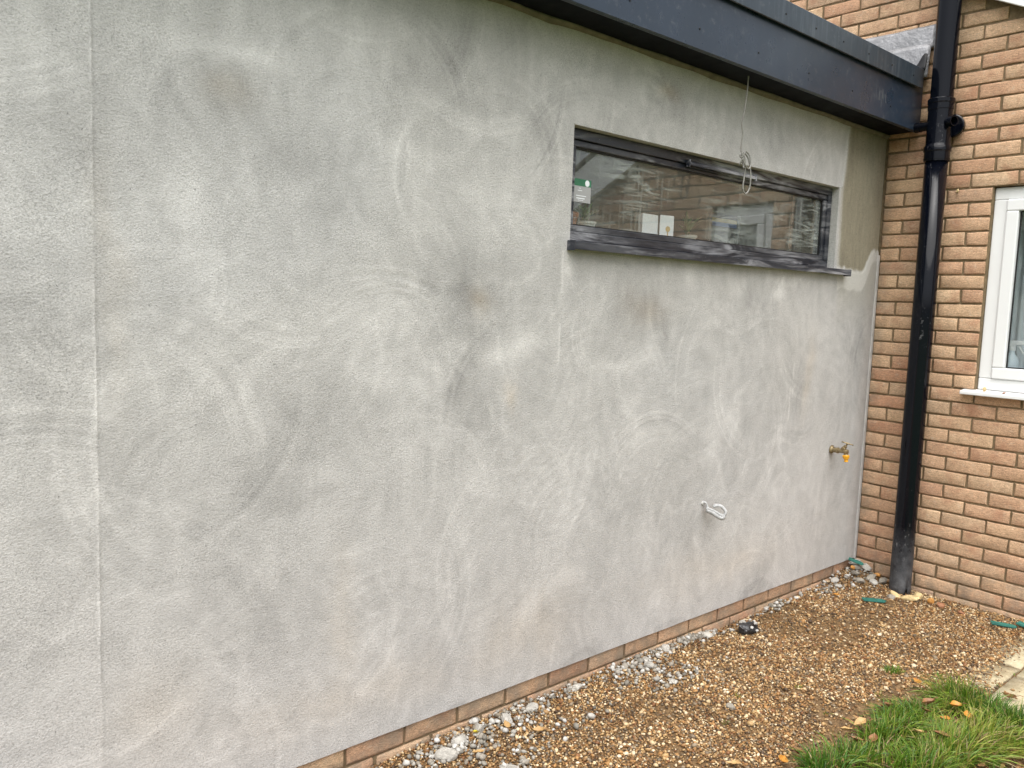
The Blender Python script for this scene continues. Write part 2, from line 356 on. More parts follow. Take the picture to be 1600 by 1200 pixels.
# ------------------------------------------------------------------ mesh helpers
class MB:
    def __init__(s): s.v = []; s.f = []
    def add(s, v, f):
        n = len(s.v); s.v += [tuple(p) for p in v]; s.f += [tuple(i + n for i in q) for q in f]; return s
    def box(s, x0, x1, y0, y1, z0, z1):
        v = [(x, y, z) for z in (z0, z1) for y in (y0, y1) for x in (x0, x1)]
        return s.add(v, [(0, 2, 3, 1), (4, 5, 7, 6), (0, 1, 5, 4), (2, 6, 7, 3), (0, 4, 6, 2), (1, 3, 7, 5)])
    def prism(s, pts, axis, a0, a1):
        """polygon in the two other axes, extruded along axis"""
        n = len(pts)
        def P(p, a):
            q = list(p); q.insert(axis, a); return tuple(q)
        v = [P(p, a0) for p in pts] + [P(p, a1) for p in pts]
        f = [tuple(range(n))[::-1], tuple(range(n, 2 * n))] + [(i, (i + 1) % n, n + (i + 1) % n, n + i) for i in range(n)]
        return s.add(v, f)
    def tube(s, path, r, n=10, flat=1.0):
        path = [Vector(p) for p in path]; m = len(path)
        rs = r if isinstance(r, (list, tuple)) else [r] * m
        v = []; prev = None
        for i, p in enumerate(path):
            t = (path[min(i + 1, m - 1)] - path[max(i - 1, 0)]).normalized()
            if prev is None:
                a = t.orthogonal().normalized()
            else:
                a = (prev - t * prev.dot(t)).normalized()
            prev = a; b = t.cross(a)
            for k in range(n):
                g = 2 * pi * k / n
                v.append(p + a * cos(g) * rs[i] + b * sin(g) * rs[i] * flat)
        f = [(i * n + k, i * n + (k + 1) % n, (i + 1) * n + (k + 1) % n, (i + 1) * n + k) for i in range(m - 1) for k in range(n)]
        f += [tuple(range(n))[::-1], tuple(range((m - 1) * n, m * n))]
        return s.add(v, f)
    def lathe(s, prof, org, axis, n=24, cap=True):
        """prof: list of (radius, distance along axis)"""
        ax = Vector(axis).normalized(); a = ax.orthogonal().normalized(); b = ax.cross(a); org = Vector(org)
        v = []
        for r, d in prof:
            for k in range(n):
                g = 2 * pi * k / n; v.append(org + ax * d + (a * cos(g) + b * sin(g)) * r)
        m = len(prof)
        f = [(i * n + k, i * n + (k + 1) % n, (i + 1) * n + (k + 1) % n, (i + 1) * n + k) for i in range(m - 1) for k in range(n)]
        if cap: f += [tuple(range(n))[::-1], tuple(range((m - 1) * n, m * n))]
        return s.add(v, f)
    def build(s, name, mat, parent=None, smooth=False, bevel=0.0):
        me = bpy.data.meshes.new(name); me.from_pydata(s.v, [], s.f); me.update()
        o = bpy.data.objects.new(name, me); COL.objects.link(o)
        me.materials.append(M[mat]) if mat else None
        if parent: o.parent = parent
        if smooth:
            for p in me.polygons: p.use_smooth = True
            if smooth == 'auto':
                e = o.modifiers.new('split', 'EDGE_SPLIT'); e.split_angle = radians(38)
        if bevel:
            b = o.modifiers.new('bevel', 'BEVEL'); b.width = bevel; b.segments = 2; b.limit_method = 'ANGLE'
        return o

def tag(o, label=None, cat=None, group=None, kind=None):
    if label: o['label'] = label
    if cat: o['category'] = cat
    if group: o['group'] = group
    if kind: o['kind'] = kind
    return o
def empty(name, loc=(0, 0, 0)):
    o = bpy.data.objects.new(name, None); COL.objects.link(o); o.location = loc; o.empty_display_size = 0.1
    return o
def child_keep(o, parent):
    """parent o whose mesh is in world coordinates to an Empty that sits at the thing's base"""
    o.parent = parent
    o.location = Vector(o.location) - parent.location
def np_mesh(name, V, F, mat, parent=None, smooth=False):
    """F: (n,k) array of equal-sided faces"""
    me = bpy.data.meshes.new(name); n, k = F.shape
    me.vertices.add(len(V)); me.vertices.foreach_set('co', np.ascontiguousarray(V, dtype=np.float32).ravel())
    me.loops.add(n * k); me.loops.foreach_set('vertex_index', np.ascontiguousarray(F, dtype=np.int32).ravel())
    me.polygons.add(n); me.polygons.foreach_set('loop_start', np.arange(0, n * k, k, dtype=np.int32))
    try: me.polygons.foreach_set('loop_total', np.full(n, k, dtype=np.int32))
    except Exception: pass
    if smooth: me.polygons.foreach_set('use_smooth', np.ones(n, dtype=bool))
    me.update(calc_edges=True); me.validate()
    me.materials.append(M[mat])
    o = bpy.data.objects.new(name, me); COL.objects.link(o)
    if parent: o.parent = parent
    return o
rng = np.random.default_rng(11)
TAB = rng.random((256, 256))
def vnoise(x, y, seed=0):
    x = x + seed * 17.31; y = y + seed * 9.77
    xi = np.floor(x).astype(int); yi = np.floor(y).astype(int); fx = x - xi; fy = y - yi
    fx = fx * fx * (3 - 2 * fx); fy = fy * fy * (3 - 2 * fy)
    a = TAB[xi & 255, yi & 255]; b = TAB[(xi + 1) & 255, yi & 255]; c = TAB[xi & 255, (yi + 1) & 255]; d = TAB[(xi + 1) & 255, (yi + 1) & 255]
    return (a * (1 - fx) + b * fx) * (1 - fy) + (c * (1 - fx) + d * fx) * fy
def fbm(x, y, f, o=4, seed=0):
    t = 0; amp = 0.5; s = 0
    for i in range(o):
        t = t + amp * vnoise(x * f, y * f, seed + i * 3); s += amp; amp *= 0.52; f *= 2.03
    return t / s
def sst(a, b, x):
    t = np.clip((x - a) / (b - a), 0, 1); return t * t * (3 - 2 * t)

# ------------------------------------------------------------------ ground
def gh(x, y):
    """height of the ground at a spot"""
    x = np.asarray(x, float); y = np.asarray(y, float)
    h = 0.040 + 0.016 * (fbm(x, y, 2.3, 3, 5) - 0.5) * 2
    h = h + 0.050 * np.exp(-((x + 0.10) ** 2 / 0.03 + (y + 0.05) ** 2 / 0.02))
    h = h + 0.014 * np.exp(-((x + 2.6) ** 2 / 0.5 + (y + 0.03) ** 2 / 0.02))
    h = h - 0.012 * np.exp(-((x + 1.2) ** 2 / 0.1 + (y + 0.0) ** 2 / 0.03))
    return h
gx = np.concatenate([[-120, -60, -30, -15, -8], np.arange(-6, 0.4, 0.05), [2, 6, 15, 40, 120]])
gy = np.concatenate([[-120, -60, -30, -15, -8, -5], np.arange(-3, 0.2, 0.05), [1, 5, 15, 40, 120]])
GX, GY = np.meshgrid(gx, gy, indexing='ij')
GZ = np.where((GX > -6.1) & (GX < 0.36) & (GY > -3.1) & (GY < 0.16), gh(GX, GY) - 0.004, 0.03)
V = np.stack([GX, GY, GZ], -1).reshape(-1, 3)
I = np.arange(len(gx) * len(gy)).reshape(len(gx), len(gy))
F = np.stack([I[:-1, :-1], I[1:, :-1], I[1:, 1:], I[:-1, 1:]], -1).reshape(-1, 4)
tag(np_mesh('ground', V, F, 'soil', smooth=True), kind='structure')

# ------------------------------------------------------------------ extension: rendered wall
EXT = empty('extension_building', (-3.1, 2.0, 0.0))
tag(EXT, 'single storey extension with freshly rendered grey cement wall and dark flat roof edge', 'building')
def ext(o):
    child_keep(o, EXT); return o
WX0, WX1, WZ0, WZ1 = -2.487, -0.511, 1.788, 2.220      # window opening
RB, RT = 0.14, 2.556                                    # bottom and top of the render
BEADX = -4.107
def seg(a, b, st): return np.linspace(a, b, max(2, int(round((b - a) / st)) + 1))[:-1]
ST = 0.0066
xs = np.concatenate([seg(-6.3, -4.75, 0.05), seg(-4.75, BEADX - .014, ST), seg(BEADX - .014, BEADX + .020, 0.0017), seg(BEADX + .020, WX0, ST), seg(WX0, WX1, ST), seg(WX1, -0.012, ST), [-0.012]])
zs = np.concatenate([seg(RB, WZ0, ST), seg(WZ0, WZ1, ST), seg(WZ1, RT, ST), [RT]])
X, Z = np.meshgrid(xs, zs, indexing='ij')
tone = np.zeros_like(X); hgt = np.zeros_like(X)
# domain-warped clouding
wx = X + 0.22 * (fbm(X, Z, 1.7, 3, 21) - 0.5) * 2; wz = Z + 0.22 * (fbm(X, Z, 1.7, 3, 31) - 0.5) * 2
tone += 0.13 * (fbm(wx, wz, 1.5, 4, 41) - 0.5) * 2
tone += 0.07 * (fbm(wx, wz * 0.8, 5.0, 4, 51) - 0.5) * 2
tone += 0.16 * (fbm(wx, wz * 0.8, 22, 4, 61) - 0.5) * 2 + 0.07 * (fbm(X * 1.6, Z * 0.5, 16, 3, 66) - 0.5) * 2
# trowel sweeps: short arcs with fine striations across their width
sr = np.random.default_rng(5)
def sweep(cx, cz, r, th, span, wid, amp, hamp):
    mx, mz = cx + r * cos(th), cz + r * sin(th)
    ext_ = r * span + wid
    i0, i1 = np.searchsorted(xs, [mx - ext_, mx + ext_]); j0, j1 = np.searchsorted(zs, [mz - ext_, mz + ext_])
    if i1 - i0 < 2 or j1 - j0 < 2: return
    sx = X[i0:i1, j0:j1] - cx; sz = Z[i0:i1, j0:j1] - cz
    rr = np.hypot(sx, sz); an = np.angle(np.exp(1j * (np.arctan2(sz, sx) - th)))
    q = (rr - r) / wid
    mk = np.clip(1 - (2 * q) ** 2, 0, 1) * np.clip(1 - (2 * an / span) ** 2, 0, 1)
    st = np.interp(q * 1.0 + 0.5, np.linspace(0, 1, 17), sr.random(17)) - 0.5
    edge = np.exp(-((rr - r - 0.40 * wid) / 0.0065) ** 2) * np.clip(1 - (2 * an / span) ** 2, 0, 1)
    brk = 0.45 + 0.9 * fbm(X[i0:i1, j0:j1], Z[i0:i1, j0:j1], 22, 2, 9)
    tone[i0:i1, j0:j1] += amp * mk * (0.5 + 1.5 * st) * brk + abs(amp) * 0.9 * edge * brk
    hgt[i0:i1, j0:j1] += hamp * (mk * st + 0.5 * edge)
for k in range(620):
    r = sr.uniform(0.10, 0.42)
    sweep(sr.uniform(-4.9, 0.2), sr.uniform(0.0, 2.7), r, sr.uniform(-pi, pi), sr.uniform(0.7, 2.2), sr.uniform(0.06, 0.2),
          sr.normal(0, 0.075), sr.uniform(0.0002, 0.0008))
# the bold arcs
for a in [(-2.42, 0.68, 0.20, 2.5, 2.4, 0.10, 0.13, 0.0010), (-2.42, 0.68, 0.28, 1.9, 1.9, 0.08, 0.10, 0.0008),
          (-2.68, 1.16, 0.34, 2.7, 1.6, 0.09, -0.16, 0.0010), (-2.72, 1.2, 0.25, 1.2, 1.4, 0.07, 0.13, 0.0008),
          (-3.25, 1.30, 0.28, 1.6, 1.7, 0.09, 0.13, 0.001), (-3.30, 1.12, 0.5, 1.5, 0.9, 0.10, 0.10, 0.001),
          (-1.95, 1.15, 0.22, 1.9, 1.6, 0.07, 0.12, 0.0008), (-2.3, 1.2, 0.26, 2.2, 1.8, 0.07, 0.12, 0.0008),
          (-3.75, 2.0, 0.20, 2.6, 2.0, 0.09, -0.10, 0.001), (-3.7, 1.72, 0.22, 2.9, 2.0, 0.10, 0.12, 0.001),
          (-3.1, 0.72, 0.16, 3.8, 2.4, 0.05, -0.10, 0.001), (-2.0, 0.62, 0.25, 2.2, 1.4, 0.1, 0.09, 0.0008),
          (-3.05, 2.35, 0.5, 5.9, 0.9, 0.03, -0.22, 0.0015), (-1.9, 0.72, 0.3, 2.0, 1.2, 0.1, 0.1, 0.001),
          (-3.55, 2.0, 0.30, 0.2, 1.6, 0.12, -0.11, 0.001), (-1.62, 0.55, 0.25, 2.6, 1.3, 0.03, 0.16, 0.001)]:
    sweep(*a)
grain = 0.35 + 1.3 * fbm(wx, wz, 11, 5, 71)
vx_ = X + 0.06 * (fbm(X, Z, 4.5, 3, 22) - 0.5) * 2; vz_ = Z + 0.06 * (fbm(X, Z, 4.5, 3, 32) - 0.5) * 2
def blot(x, z, rx, rz, a, soft=1.0):
    return a * np.exp(-(((vx_ - x) / rx) ** 2 + ((vz_ - z) / rz) ** 2) * soft) * grain
for b in [(-3.80, 2.05, .16, .12, -.26), (-3.56, 1.93, .13, .12, -.22), (-3.45, 1.80, .10, .10, -.12), (-2.90, 1.61, .15, .13, -.30), (-3.05, 1.63, .14, .16, -.14),
          (-3.45, 1.23, .15, .11, -.20), (-2.96, 1.22, .10, .20, -.24), (-3.68, 1.0, .17, .08, -.17), (-3.57, 0.68, .13, .12, -.15),
          (-2.03, 1.58, .20, .12, -.24), (-1.22, 1.6, .16, .10, -.20), (-1.93, 2.42, .13, .09, -.24), (-3.17, 0.9, .09, .16, -.14), (-4.20, 1.95, .10, .10, -.14),
          (-4.24, 1.46, .12, .14, -.16), (-2.5, 2.2, .4, .09, -.10), (-4.18, .95, .10, .2, -.06), (-0.82, 1.20, .10, .16, -.15), (-0.2, 1.35, .12, .25, -.16),
          (-1.7, .55, .12, .14, -.12), (-3.06, 2.30, .12, .12, -.12), (-2.2, .55, .1, .1, -.1), (-1.15, 2.35, .2, .1, -.10),
          (-3.75, 2.20, .13, .035, .34), (-3.86, 1.78, .05, .15, .24), (-3.60, 1.85, .07, .04, .14), (-2.78, 1.40, .12, .05, .34), (-3.27, 1.50, .16, .05, .22),
          (-3.30, 1.33, .14, .06, .14), (-2.47, .52, .10, .06, .16), (-2.62, .42, .04, .08, .24), (-1.98, 1.06, .2, .1, .12), (-1.5, 1.0, .1, .12, .22), (-1.35, 1.05, .05, .1, .22),
          (-1.34, 1.67, .04, .05, .24), (-1.04, 1.68, .05, .03, .34), (-2.2, 1.32, .1, .03, .26), (-1.75, 1.72, .05, .06, .2), (-0.9, 1.75, .2, .03, .14),
          (-2.9, .95, .10, .08, .18), (-3.9, 1.18, .06, .13, .18), (-4.25, 2.1, .1, .15, .12), (-4.28, 1.72, .06, .05, .18), (-0.62, .75, .25, .3, .08), (-2.85, 1.85, .15, .15, .12),
          (-2.52, 1.7, .03, .10, .20), (-3.25, 2.05, .15, .06, .16), (-2.1, 2.05 + .35, .05, .05, .2)]:
    tone += blot(*b)
# pale laitance wisps
rd = 1 - np.abs(2 * fbm(wx, wz, 3.1, 4, 81) - 1)
tone += 0.15 * np.clip((rd - 0.90) / 0.10, 0, 1) ** 2 * sst(0.45, 0.62, fbm(X, Z, 2.2, 3, 91))
rd2 = 1 - np.abs(2 * fbm(wx * 1.6, wz, 6.3, 3, 101) - 1)
tone += 0.04 * np.clip((rd2 - 0.90) / 0.10, 0, 1) ** 2 * sst(0.48, 0.62, fbm(X, Z, 2.9, 3, 111))
# vertical drip lines
for x0, z0, z1 in [(-0.838, 1.08, 1.32), (-2.52, 1.32, 1.78), (-0.86, 1.0, 1.2)]:
    tone += 0.30 * np.exp(-((X - x0 - 0.012 * (fbm(Z, X * 0, 14, 2, 7) - 0.5)) / 0.006) ** 2) * sst(z0, z0 + .03, Z) * (1 - sst(z1 - .03, z1, Z)) * (fbm(X, Z, 20, 2, 3) > 0.42)
# damp patches along the foot
for x0, w_, h_ in [(-1.05, .16, .075), (-2.33, .10, .05), (-2.95, .05, .02), (-1.75, .12, .04)]:
    hh = h_ * np.sqrt(np.clip(1 - ((X - x0) / w_) ** 2, 0, 1)) * (0.7 + 0.6 * fbm(X, Z * 0, 14, 2, 13))
    tone -= 0.15 * sst(0.0, 0.008, hh - (Z - RB)) * (hh > 0)
tone += 0.05 * sst(1.3, 0.4, Z)
lum = 0.46 * np.clip(1 + tone * 0.82, 0.35, 1.6)
col = np.stack([lum * 1.0, lum * 0.980, lum * 0.948], -1)
cool = sst(0.4, 0.65, fbm(X, Z, 0.9, 2, 121))[..., None]
col = col * (1 - 0.5 * cool) + col * np.array([0.985, 1.0, 1.03]) * 0.5 * cool
# rusty and sandy stains
for x, z, rx, rz, a in [(-2.88, 1.60, .05, .05, .5), (-1.93, 2.43, .05, .04, .6), (-2.02, 1.57, .12, .07, .35), (-2.74, 1.23, .03, .05, .5), (-3.95, .45, .12, .12, .18),
                        (-3.78, 2.08, .06, .05, .25), (-4.06, 1.6, .03, .3, .16), (-3.42, .55, .05, .2, .22), (-1.4, .35, .5, .1, .22), (-2.6, .35, .25, .15, .25), (-0.7, 1.25, .05, .2, .3), (-3.3, .3, .5, .08, .2)]:
    k = (a * np.exp(-(((vx_ - x) / rx) ** 2 + ((vz_ - z) / rz) ** 2)) * np.clip(grain, 0, 1.4))[..., None]
    col = col * (1 - k) + col * np.array([1.06, 0.93, 0.76]) * k
# bead line with the panel left of it a touch paler
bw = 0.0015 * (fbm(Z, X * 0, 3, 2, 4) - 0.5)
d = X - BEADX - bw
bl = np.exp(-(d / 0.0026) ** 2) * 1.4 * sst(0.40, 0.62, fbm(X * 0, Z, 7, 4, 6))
col *= (1 + 0.15 * bl - 0.10 * np.exp(-((d - 0.006) / 0.0035) ** 2) - 0.06 * np.exp(-((d - 0.02) / 0.015) ** 2) + 0.03 * (d < 0))[..., None]  # includes a shadow painted along the right side of the bead
hgt += 0.0018 * np.exp(-(d / 0.003) ** 2) * sst(0.38, 0.6, fbm(X * 0, Z, 6, 4, 26)) + 0.0008 * (1 - sst(-0.003, 0.003, d))
# olive patch of newer render beside the window, with the pale skim where it was lapped
jx = np.interp(Z, [1.70, 1.767, 2.2, 2.33, 2.48, 2.56], [-0.46, -0.475, -0.487, -0.470, -0.462, -0.45]) + 0.010 * (fbm(Z, X * 0, 9, 3, 14) - 0.5)
lo = 1.795 + 0.14 * sst(-0.20, -0.06, X) + 0.06 * (fbm(X, Z, 9, 5, 15) - 0.5)
patch = sst(-0.004, 0.004, X - jx) * sst(-0.012, 0.022, Z - lo + 0.03 * (fbm(X, Z * 0.4, 40, 3, 18) - 0.5))
skim = sst(-0.004, 0.004, X - jx) * sst(-0.01, 0.01, Z - (lo - 0.035 - 0.11 * fbm(X, Z, 6, 3, 16))) * (1 - patch) + 0.75 * np.exp(-((X - jx - 0.012) / 0.016) ** 2) * (Z > 1.80)
skim = np.clip(skim, 0, 1)
band = sst(-0.47, -0.42, X) * sst(1.45, 1.75, Z) * (1 - patch)
pc = np.array([0.250, 0.226, 0.170]) * (0.75 + 0.35 * fbm(X, Z, 4, 4, 17) + 0.3 * fbm(X * 2, Z * 0.35, 30, 3, 27))[..., None]
col = col * (1 - patch[..., None]) + pc * patch[..., None]
col = col * (1 - 0.55 * band[..., None]) + (0.36 * np.array([1, 0.96, 0.82])) * 0.55 * band[..., None]
col = col * (1 - 0.8 * skim[..., None]) + 0.56 * np.array([1, .985, .93]) * 0.8 * skim[..., None]
hgt += 0.006 * np.exp(-((X - jx) / 0.008) ** 2) * (Z > WZ1) - 0.004 * patch
# grey wash on the last hand's breadth towards the corner
kk = (sst(-0.09, -0.03, X) * (1 - patch))[..., None] * 0.35
col = col * (1 - kk) + 0.34 * kk
hgt += 0.0012 * (fbm(X, Z, 4, 3, 131) - 0.5) + 0.0010 * (fbm(X, Z, 40, 2, 141) - 0.5) * (1 - 0.7 * patch)
Zw = Z + np.where(Z < RB + 0.004, 0.005 * (fbm(X, Z * 0, 5, 4, 19) - 0.5), 0)
V = np.stack([X, -hgt, Zw], -1).reshape(-1, 3)
nx_, nz_ = X.shape
I = np.arange(nx_ * nz_).reshape(nx_, nz_)
Fm = np.stack([I[:-1, :-1], I[1:, :-1], I[1:, 1:], I[:-1, 1:]], -1)
cxm = (X[:-1, :-1] + X[1:, 1:]) / 2; czm = (Z[:-1, :-1] + Z[1:, 1:]) / 2
keep = ~((cxm > WX0) & (cxm < WX1) & (czm > WZ0) & (czm < WZ1))
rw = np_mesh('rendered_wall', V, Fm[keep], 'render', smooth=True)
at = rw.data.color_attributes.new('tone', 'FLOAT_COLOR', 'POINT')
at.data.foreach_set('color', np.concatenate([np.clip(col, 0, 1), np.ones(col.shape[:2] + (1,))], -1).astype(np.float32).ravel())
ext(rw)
def add_tone(o, c):
    a = o.data.color_attributes.new('tone', 'FLOAT_COLOR', 'POINT')
    a.data.foreach_set('color', np.tile(np.array([*c, 1], np.float32), len(o.data.vertices)))
# thickness of the render at its foot and round the window
rv = MB()
rv.box(-6.3, -0.012, 0.0008, 0.026, RB + 0.001, RB + 0.022)
o = ext(rv.build('render_foot', 'render')); add_tone(o, (0.40, 0.39, 0.36))
rv = MB()
rv.box(WX0 - 0.02, WX1 + 0.02, 0.0008, 0.05, WZ1, WZ1 + 0.02)
rv.box(WX0 - 0.02, WX0, 0.0008, 0.05, WZ0, WZ1); rv.box(WX1, WX1 + 0.02, 0.0008, 0.05, WZ0, WZ1)
o = ext(rv.build('window_reveal', 'render')); add_tone(o, (0.46, 0.455, 0.43))
# white stop bead at the corner
mb = MB(); mb.box(-0.024, -0.0005, -0.0055, 0.02, RB - 0.004, 1.90)
ext(mb.build('stop_bead', 'bead', bevel=0.002))
# uneven lip of render squeezed up under the soffit
n = 130; v = []; lx = np.linspace(-6.3, -0.015, n * 2)
for i, x in enumerate(lx):
    dp = 0.008 + 0.014 * float(fbm(np.array(x), np.array(0.3), 6.2, 4, 8)); hz = 0.006 + 0.010 * float(fbm(np.array(x), np.array(2.3), 5.1, 3, 8))
    v += [(x, 0.002, 2.5595), (x, -dp, 2.5595), (x, -dp * 0.8, 2.5595 - hz * 0.5), (x, -0.002, 2.5595 - hz * 1.6)]
f = [(4 * i + a, 4 * i + a + 1, 4 * i + a + 5, 4 * i + a + 4) for i in range(len(lx) - 1) for a in range(3)]
mb = MB(); mb.add(v, f); ext(mb.build('render_lip', 'olive', smooth=True))
# masonry core behind the render
mb = MB()
for a in [(-6.3, -0.01, 0.03, 0.28, 0.0, WZ0), (-6.3, -0.01, 0.03, 0.28, WZ1 + 0.02, 2.555),
          (-6.3, WX0 - 0.02, 0.03, 0.28, WZ0, WZ1 + 0.02), (WX1 + 0.02, -0.01, 0.03, 0.28, WZ0, WZ1 + 0.02)]:
    mb.box(*a)
ext(mb.build('wall_core', 'mortar'))
# rooms inside
mb = MB()
mb.box(-6.3, -5.0, 4.0, 4.1, 0.02, 2.5); mb.box(-2.6, -0.02, 4.0, 4.1, 0.02, 2.5); mb.box(-5.0, -2.6, 4.0, 4.1, 2.1, 2.5); mb.box(-6.4, -6.3, 0.03, 4.1, 0.02, 2.555); mb.box(-0.10, -0.02, 0.281, 4.0, 0.02, 2.5); mb.box(-6.3, -0.02, 0.281, 4.0, 2.42, 2.5)  # unseen opening in the back wall, added to let more daylight in
ext(mb.build('inner_wall', 'inner'))
mb = MB(); mb.box(-6.3, -0.1, 0.281, 4.0, 0.0, 0.05); ext(mb.build('inner_floor', 'floor'))
# flat roof
mb = MB(); mb.box(-6.4, -0.015, -0.172, 4.1, 2.585, 2.862); ext(mb.build('flat_roof', 'roof'))
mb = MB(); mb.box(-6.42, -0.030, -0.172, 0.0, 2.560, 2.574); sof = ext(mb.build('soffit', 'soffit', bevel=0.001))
mb = MB()
mb.box(-6.42, -0.030, -0.1745, -0.1615, 2.556, 2.79)
mb.box(-6.42, -0.030, -0.1605, -0.150, 2.5565, 2.5585)
fas = ext(mb.build('fascia_board', 'fascia', bevel=0.003))
mb = MB()
pr = [(-0.1950, 2.774), (-0.1905, 2.771), (-0.1900, 2.868), (-0.12, 2.884), (-0.12, 2.889), (-0.1925, 2.8745), (-0.1950, 2.871)]
mb.prism(pr, 0, -6.42, -0.075)
trim = ext(mb.build('roof_edge_trim', 'trim', bevel=0.001))
sm_ = MB(); rs = random.Random(4)
for k in range(11):
    x = -0.56 + 0.012 * k + rs.uniform(-.006, .006); z = 2.655 + rs.uniform(-.022, .022); L_ = rs.uniform(.008, .032); t_ = rs.uniform(-.35, .2); wd = rs.uniform(.0008, .002)
    sm_.add([(x - wd, -0.1749, z - L_), (x + wd, -0.1749, z - L_), (x + wd + t_ * L_, -0.1749, z + L_), (x - wd + t_ * L_, -0.1749, z + L_)], [(0, 1, 2, 3)])
o = sm_.build('scuff_marks', 'scuff', fas)
# screw heads
sc = MB(); sc.lathe([(0.0045, 0), (0.0045, 0.0015), (0.003, 0.0028)], (0, 0, 0), (0, -1, 0), 10)
sm = sc.build('screw', 'screw'); first = True
def screw(par, x, y, z):
    global first
    o = sm if first else sm.copy()
    if not first: COL.objects.link(o)
    first = False
    o.parent = par; o.location = (x, y, z)
    # parent's own location is relative to the Empty; meshes are in world coordinates
for k in range(11): screw(fas, -0.385 - 0.406 * k, -0.1746, 2.630)
for k in range(18): screw(trim, -0.195 - 0.2505 * k, -0.1951, 2.818)

# ------------------------------------------------------------------ bricks
BM = {}
def brick_mesh(Lr, var):
    key = (round(Lr, 4), var)
    if key in BM: return BM[key]
    r = random.Random(hash(key) & 0xffff)
    h = 0.0325; nxs = 5 if Lr > 0.15 else 4
    X_ = [-Lr / 2] + [(-Lr / 2 + 0.007) + (Lr - 0.014) * i / (nxs - 3) for i in range(nxs - 2)] + [Lr / 2]
    Z_ = [-h, -h + 0.006, h - 0.006, h]
    v = []; f = []
    for i, x in enumerate(X_):
        for j, z in enumerate(Z_):
            edge = i in (0, nxs - 1) or j in (0, 3); corner = i in (0, nxs - 1) and j in (0, 3)
            dy = (0.0018 if edge else 0) + (r.choice((0.001, 0.002, 0.006)) if corner else 0) + r.uniform(-0.0014, 0.0014)
            v.append((x + (r.uniform(-0.0024, 0.0024)), dy, z + (r.uniform(-0.0024, 0.0024))))
    for i in range(nxs - 1):
        for j in range(3): f.append((i * 4 + j, (i + 1) * 4 + j, (i + 1) * 4 + j + 1, i * 4 + j + 1))
    ring = [i * 4 for i in range(nxs)] + [(nxs - 1) * 4 + j for j in (1, 2, 3)] + [i * 4 + 3 for i in range(nxs - 2, -1, -1)] + [2, 1]
    b0 = len(v)
    for q in ring: v.append((v[q][0], 0.03, v[q][2]))
    m = len(ring)
    for k in range(m): f.append((ring[k], b0 + k, b0 + (k + 1) % m, ring[(k + 1) % m]))
    me = bpy.data.meshes.new('brick'); me.from_pydata(v, [], f); me.update()
    me.materials.append(M['brick'])
    for p in me.polygons: p.use_smooth = p.index < (nxs - 1) * 3
    BM[key] = me; return me
def place_brick(par, Lr, loc, rotz):
    o = bpy.data.objects.new('brick', brick_mesh(Lr, random.randrange(12))); COL.objects.link(o)
    o.parent = par
    pw = Vector(par.location) + (Vector(par.parent.location) if par.parent else Vector())
    o.location = Vector(loc) - pw
    o.rotation_euler = (random.uniform(-0.006, 0.006), random.uniform(-0.006, 0.006), rotz + random.uniform(-0.006, 0.006))
    return o
# plinth under the render: face 14 mm behind the render
mb = MB(); mb.box(-6.29, -0.008, 0.0205, 0.0295, -0.05, RB + 0.0005)
pl = ext(mb.build('brick_plinth', 'mortar'))
for row in range(2):
    zc = RB - 0.0365 - 0.075 * row
    x = -0.008 - (0.0 if row == 0 else 0.1125)
    if row: place_brick(pl, 0.1005, (-0.0085 - 0.0515, 0.0135, zc), 0)
    while x - 0.225 > -6.2:
        place_brick(pl, 0.213, (x - 0.1125 - 0.004, 0.0135 + random.uniform(-0.001, 0.001), zc), 0); x -= 0.225

# ------------------------------------------------------------------ window in the rendered wall
FY = 0.036
mb = MB()
mb.box(WX0 + 0.001, WX1 - 0.001, FY, FY + 0.07, WZ1 - 0.040, WZ1 - 0.001)          # head
mb.box(WX0 + 0.001, WX1 - 0.001, FY, FY + 0.07, WZ0 + 0.018, WZ0 + 0.052)          # foot
mb.box(WX0 + 0.001, WX0 + 0.036, FY, FY + 0.07, WZ0 + 0.0525, WZ1 - 0.0405)
mb.box(WX1 - 0.036, WX1 - 0.001, FY, FY + 0.07, WZ0 + 0.0525, WZ1 - 0.0405)
WIN = ext(mb.build('window', 'frame', bevel=0.003))
WIN['label'] = 'long narrow dark grey window smeared with dried plaster'
def wsub(mbx, name, mat, **k):
    o = mbx.build(name, mat, **k); o.parent = WIN; return o     # window mesh sits at the Empty's inverse offset
SX0, SX1, SZ0, SZ1 = WX0 + 0.0365, WX1 - 0.0365, WZ0 + 0.053, WZ1 - 0.041
mb = MB()
a = 0.024
mb.box(SX0, SX1, FY + 0.010, FY + 0.055, SZ1 - a, SZ1); mb.box(SX0, SX1, FY + 0.010, FY + 0.055, SZ0, SZ0 + a)
mb.box(SX0, SX0 + a, FY + 0.010, FY + 0.055, SZ0 + a + 0.0004, SZ1 - a - 0.0004); mb.box(SX1 - a, SX1, FY + 0.010, FY + 0.055, SZ0 + a + 0.0004, SZ1 - a - 0.0004)
wsub(mb, 'sash', 'frame', bevel=0.003)
mb = MB(); g0, g1, h0, h1 = SX0 + a, SX1 - a, SZ0 + a, SZ1 - a
for q in [(g0, g1, h0, h0 + 0.005), (g0, g1, h1 - 0.005, h1), (g0, g0 + 0.005, h0 + 0.0052, h1 - 0.0052), (g1 - 0.005, g1, h0 + 0.0052, h1 - 0.0052)]:
    mb.box(q[0], q[1], FY + 0.020, FY + 0.028, q[2], q[3])
wsub(mb, 'gasket', 'gasket')
mb = MB(); mb.box(g0 - 0.004, g1 + 0.004, FY + 0.0285, FY + 0.0325, h0 - 0.004, h1 + 0.004)
wsub(mb, 'pane', 'glass')
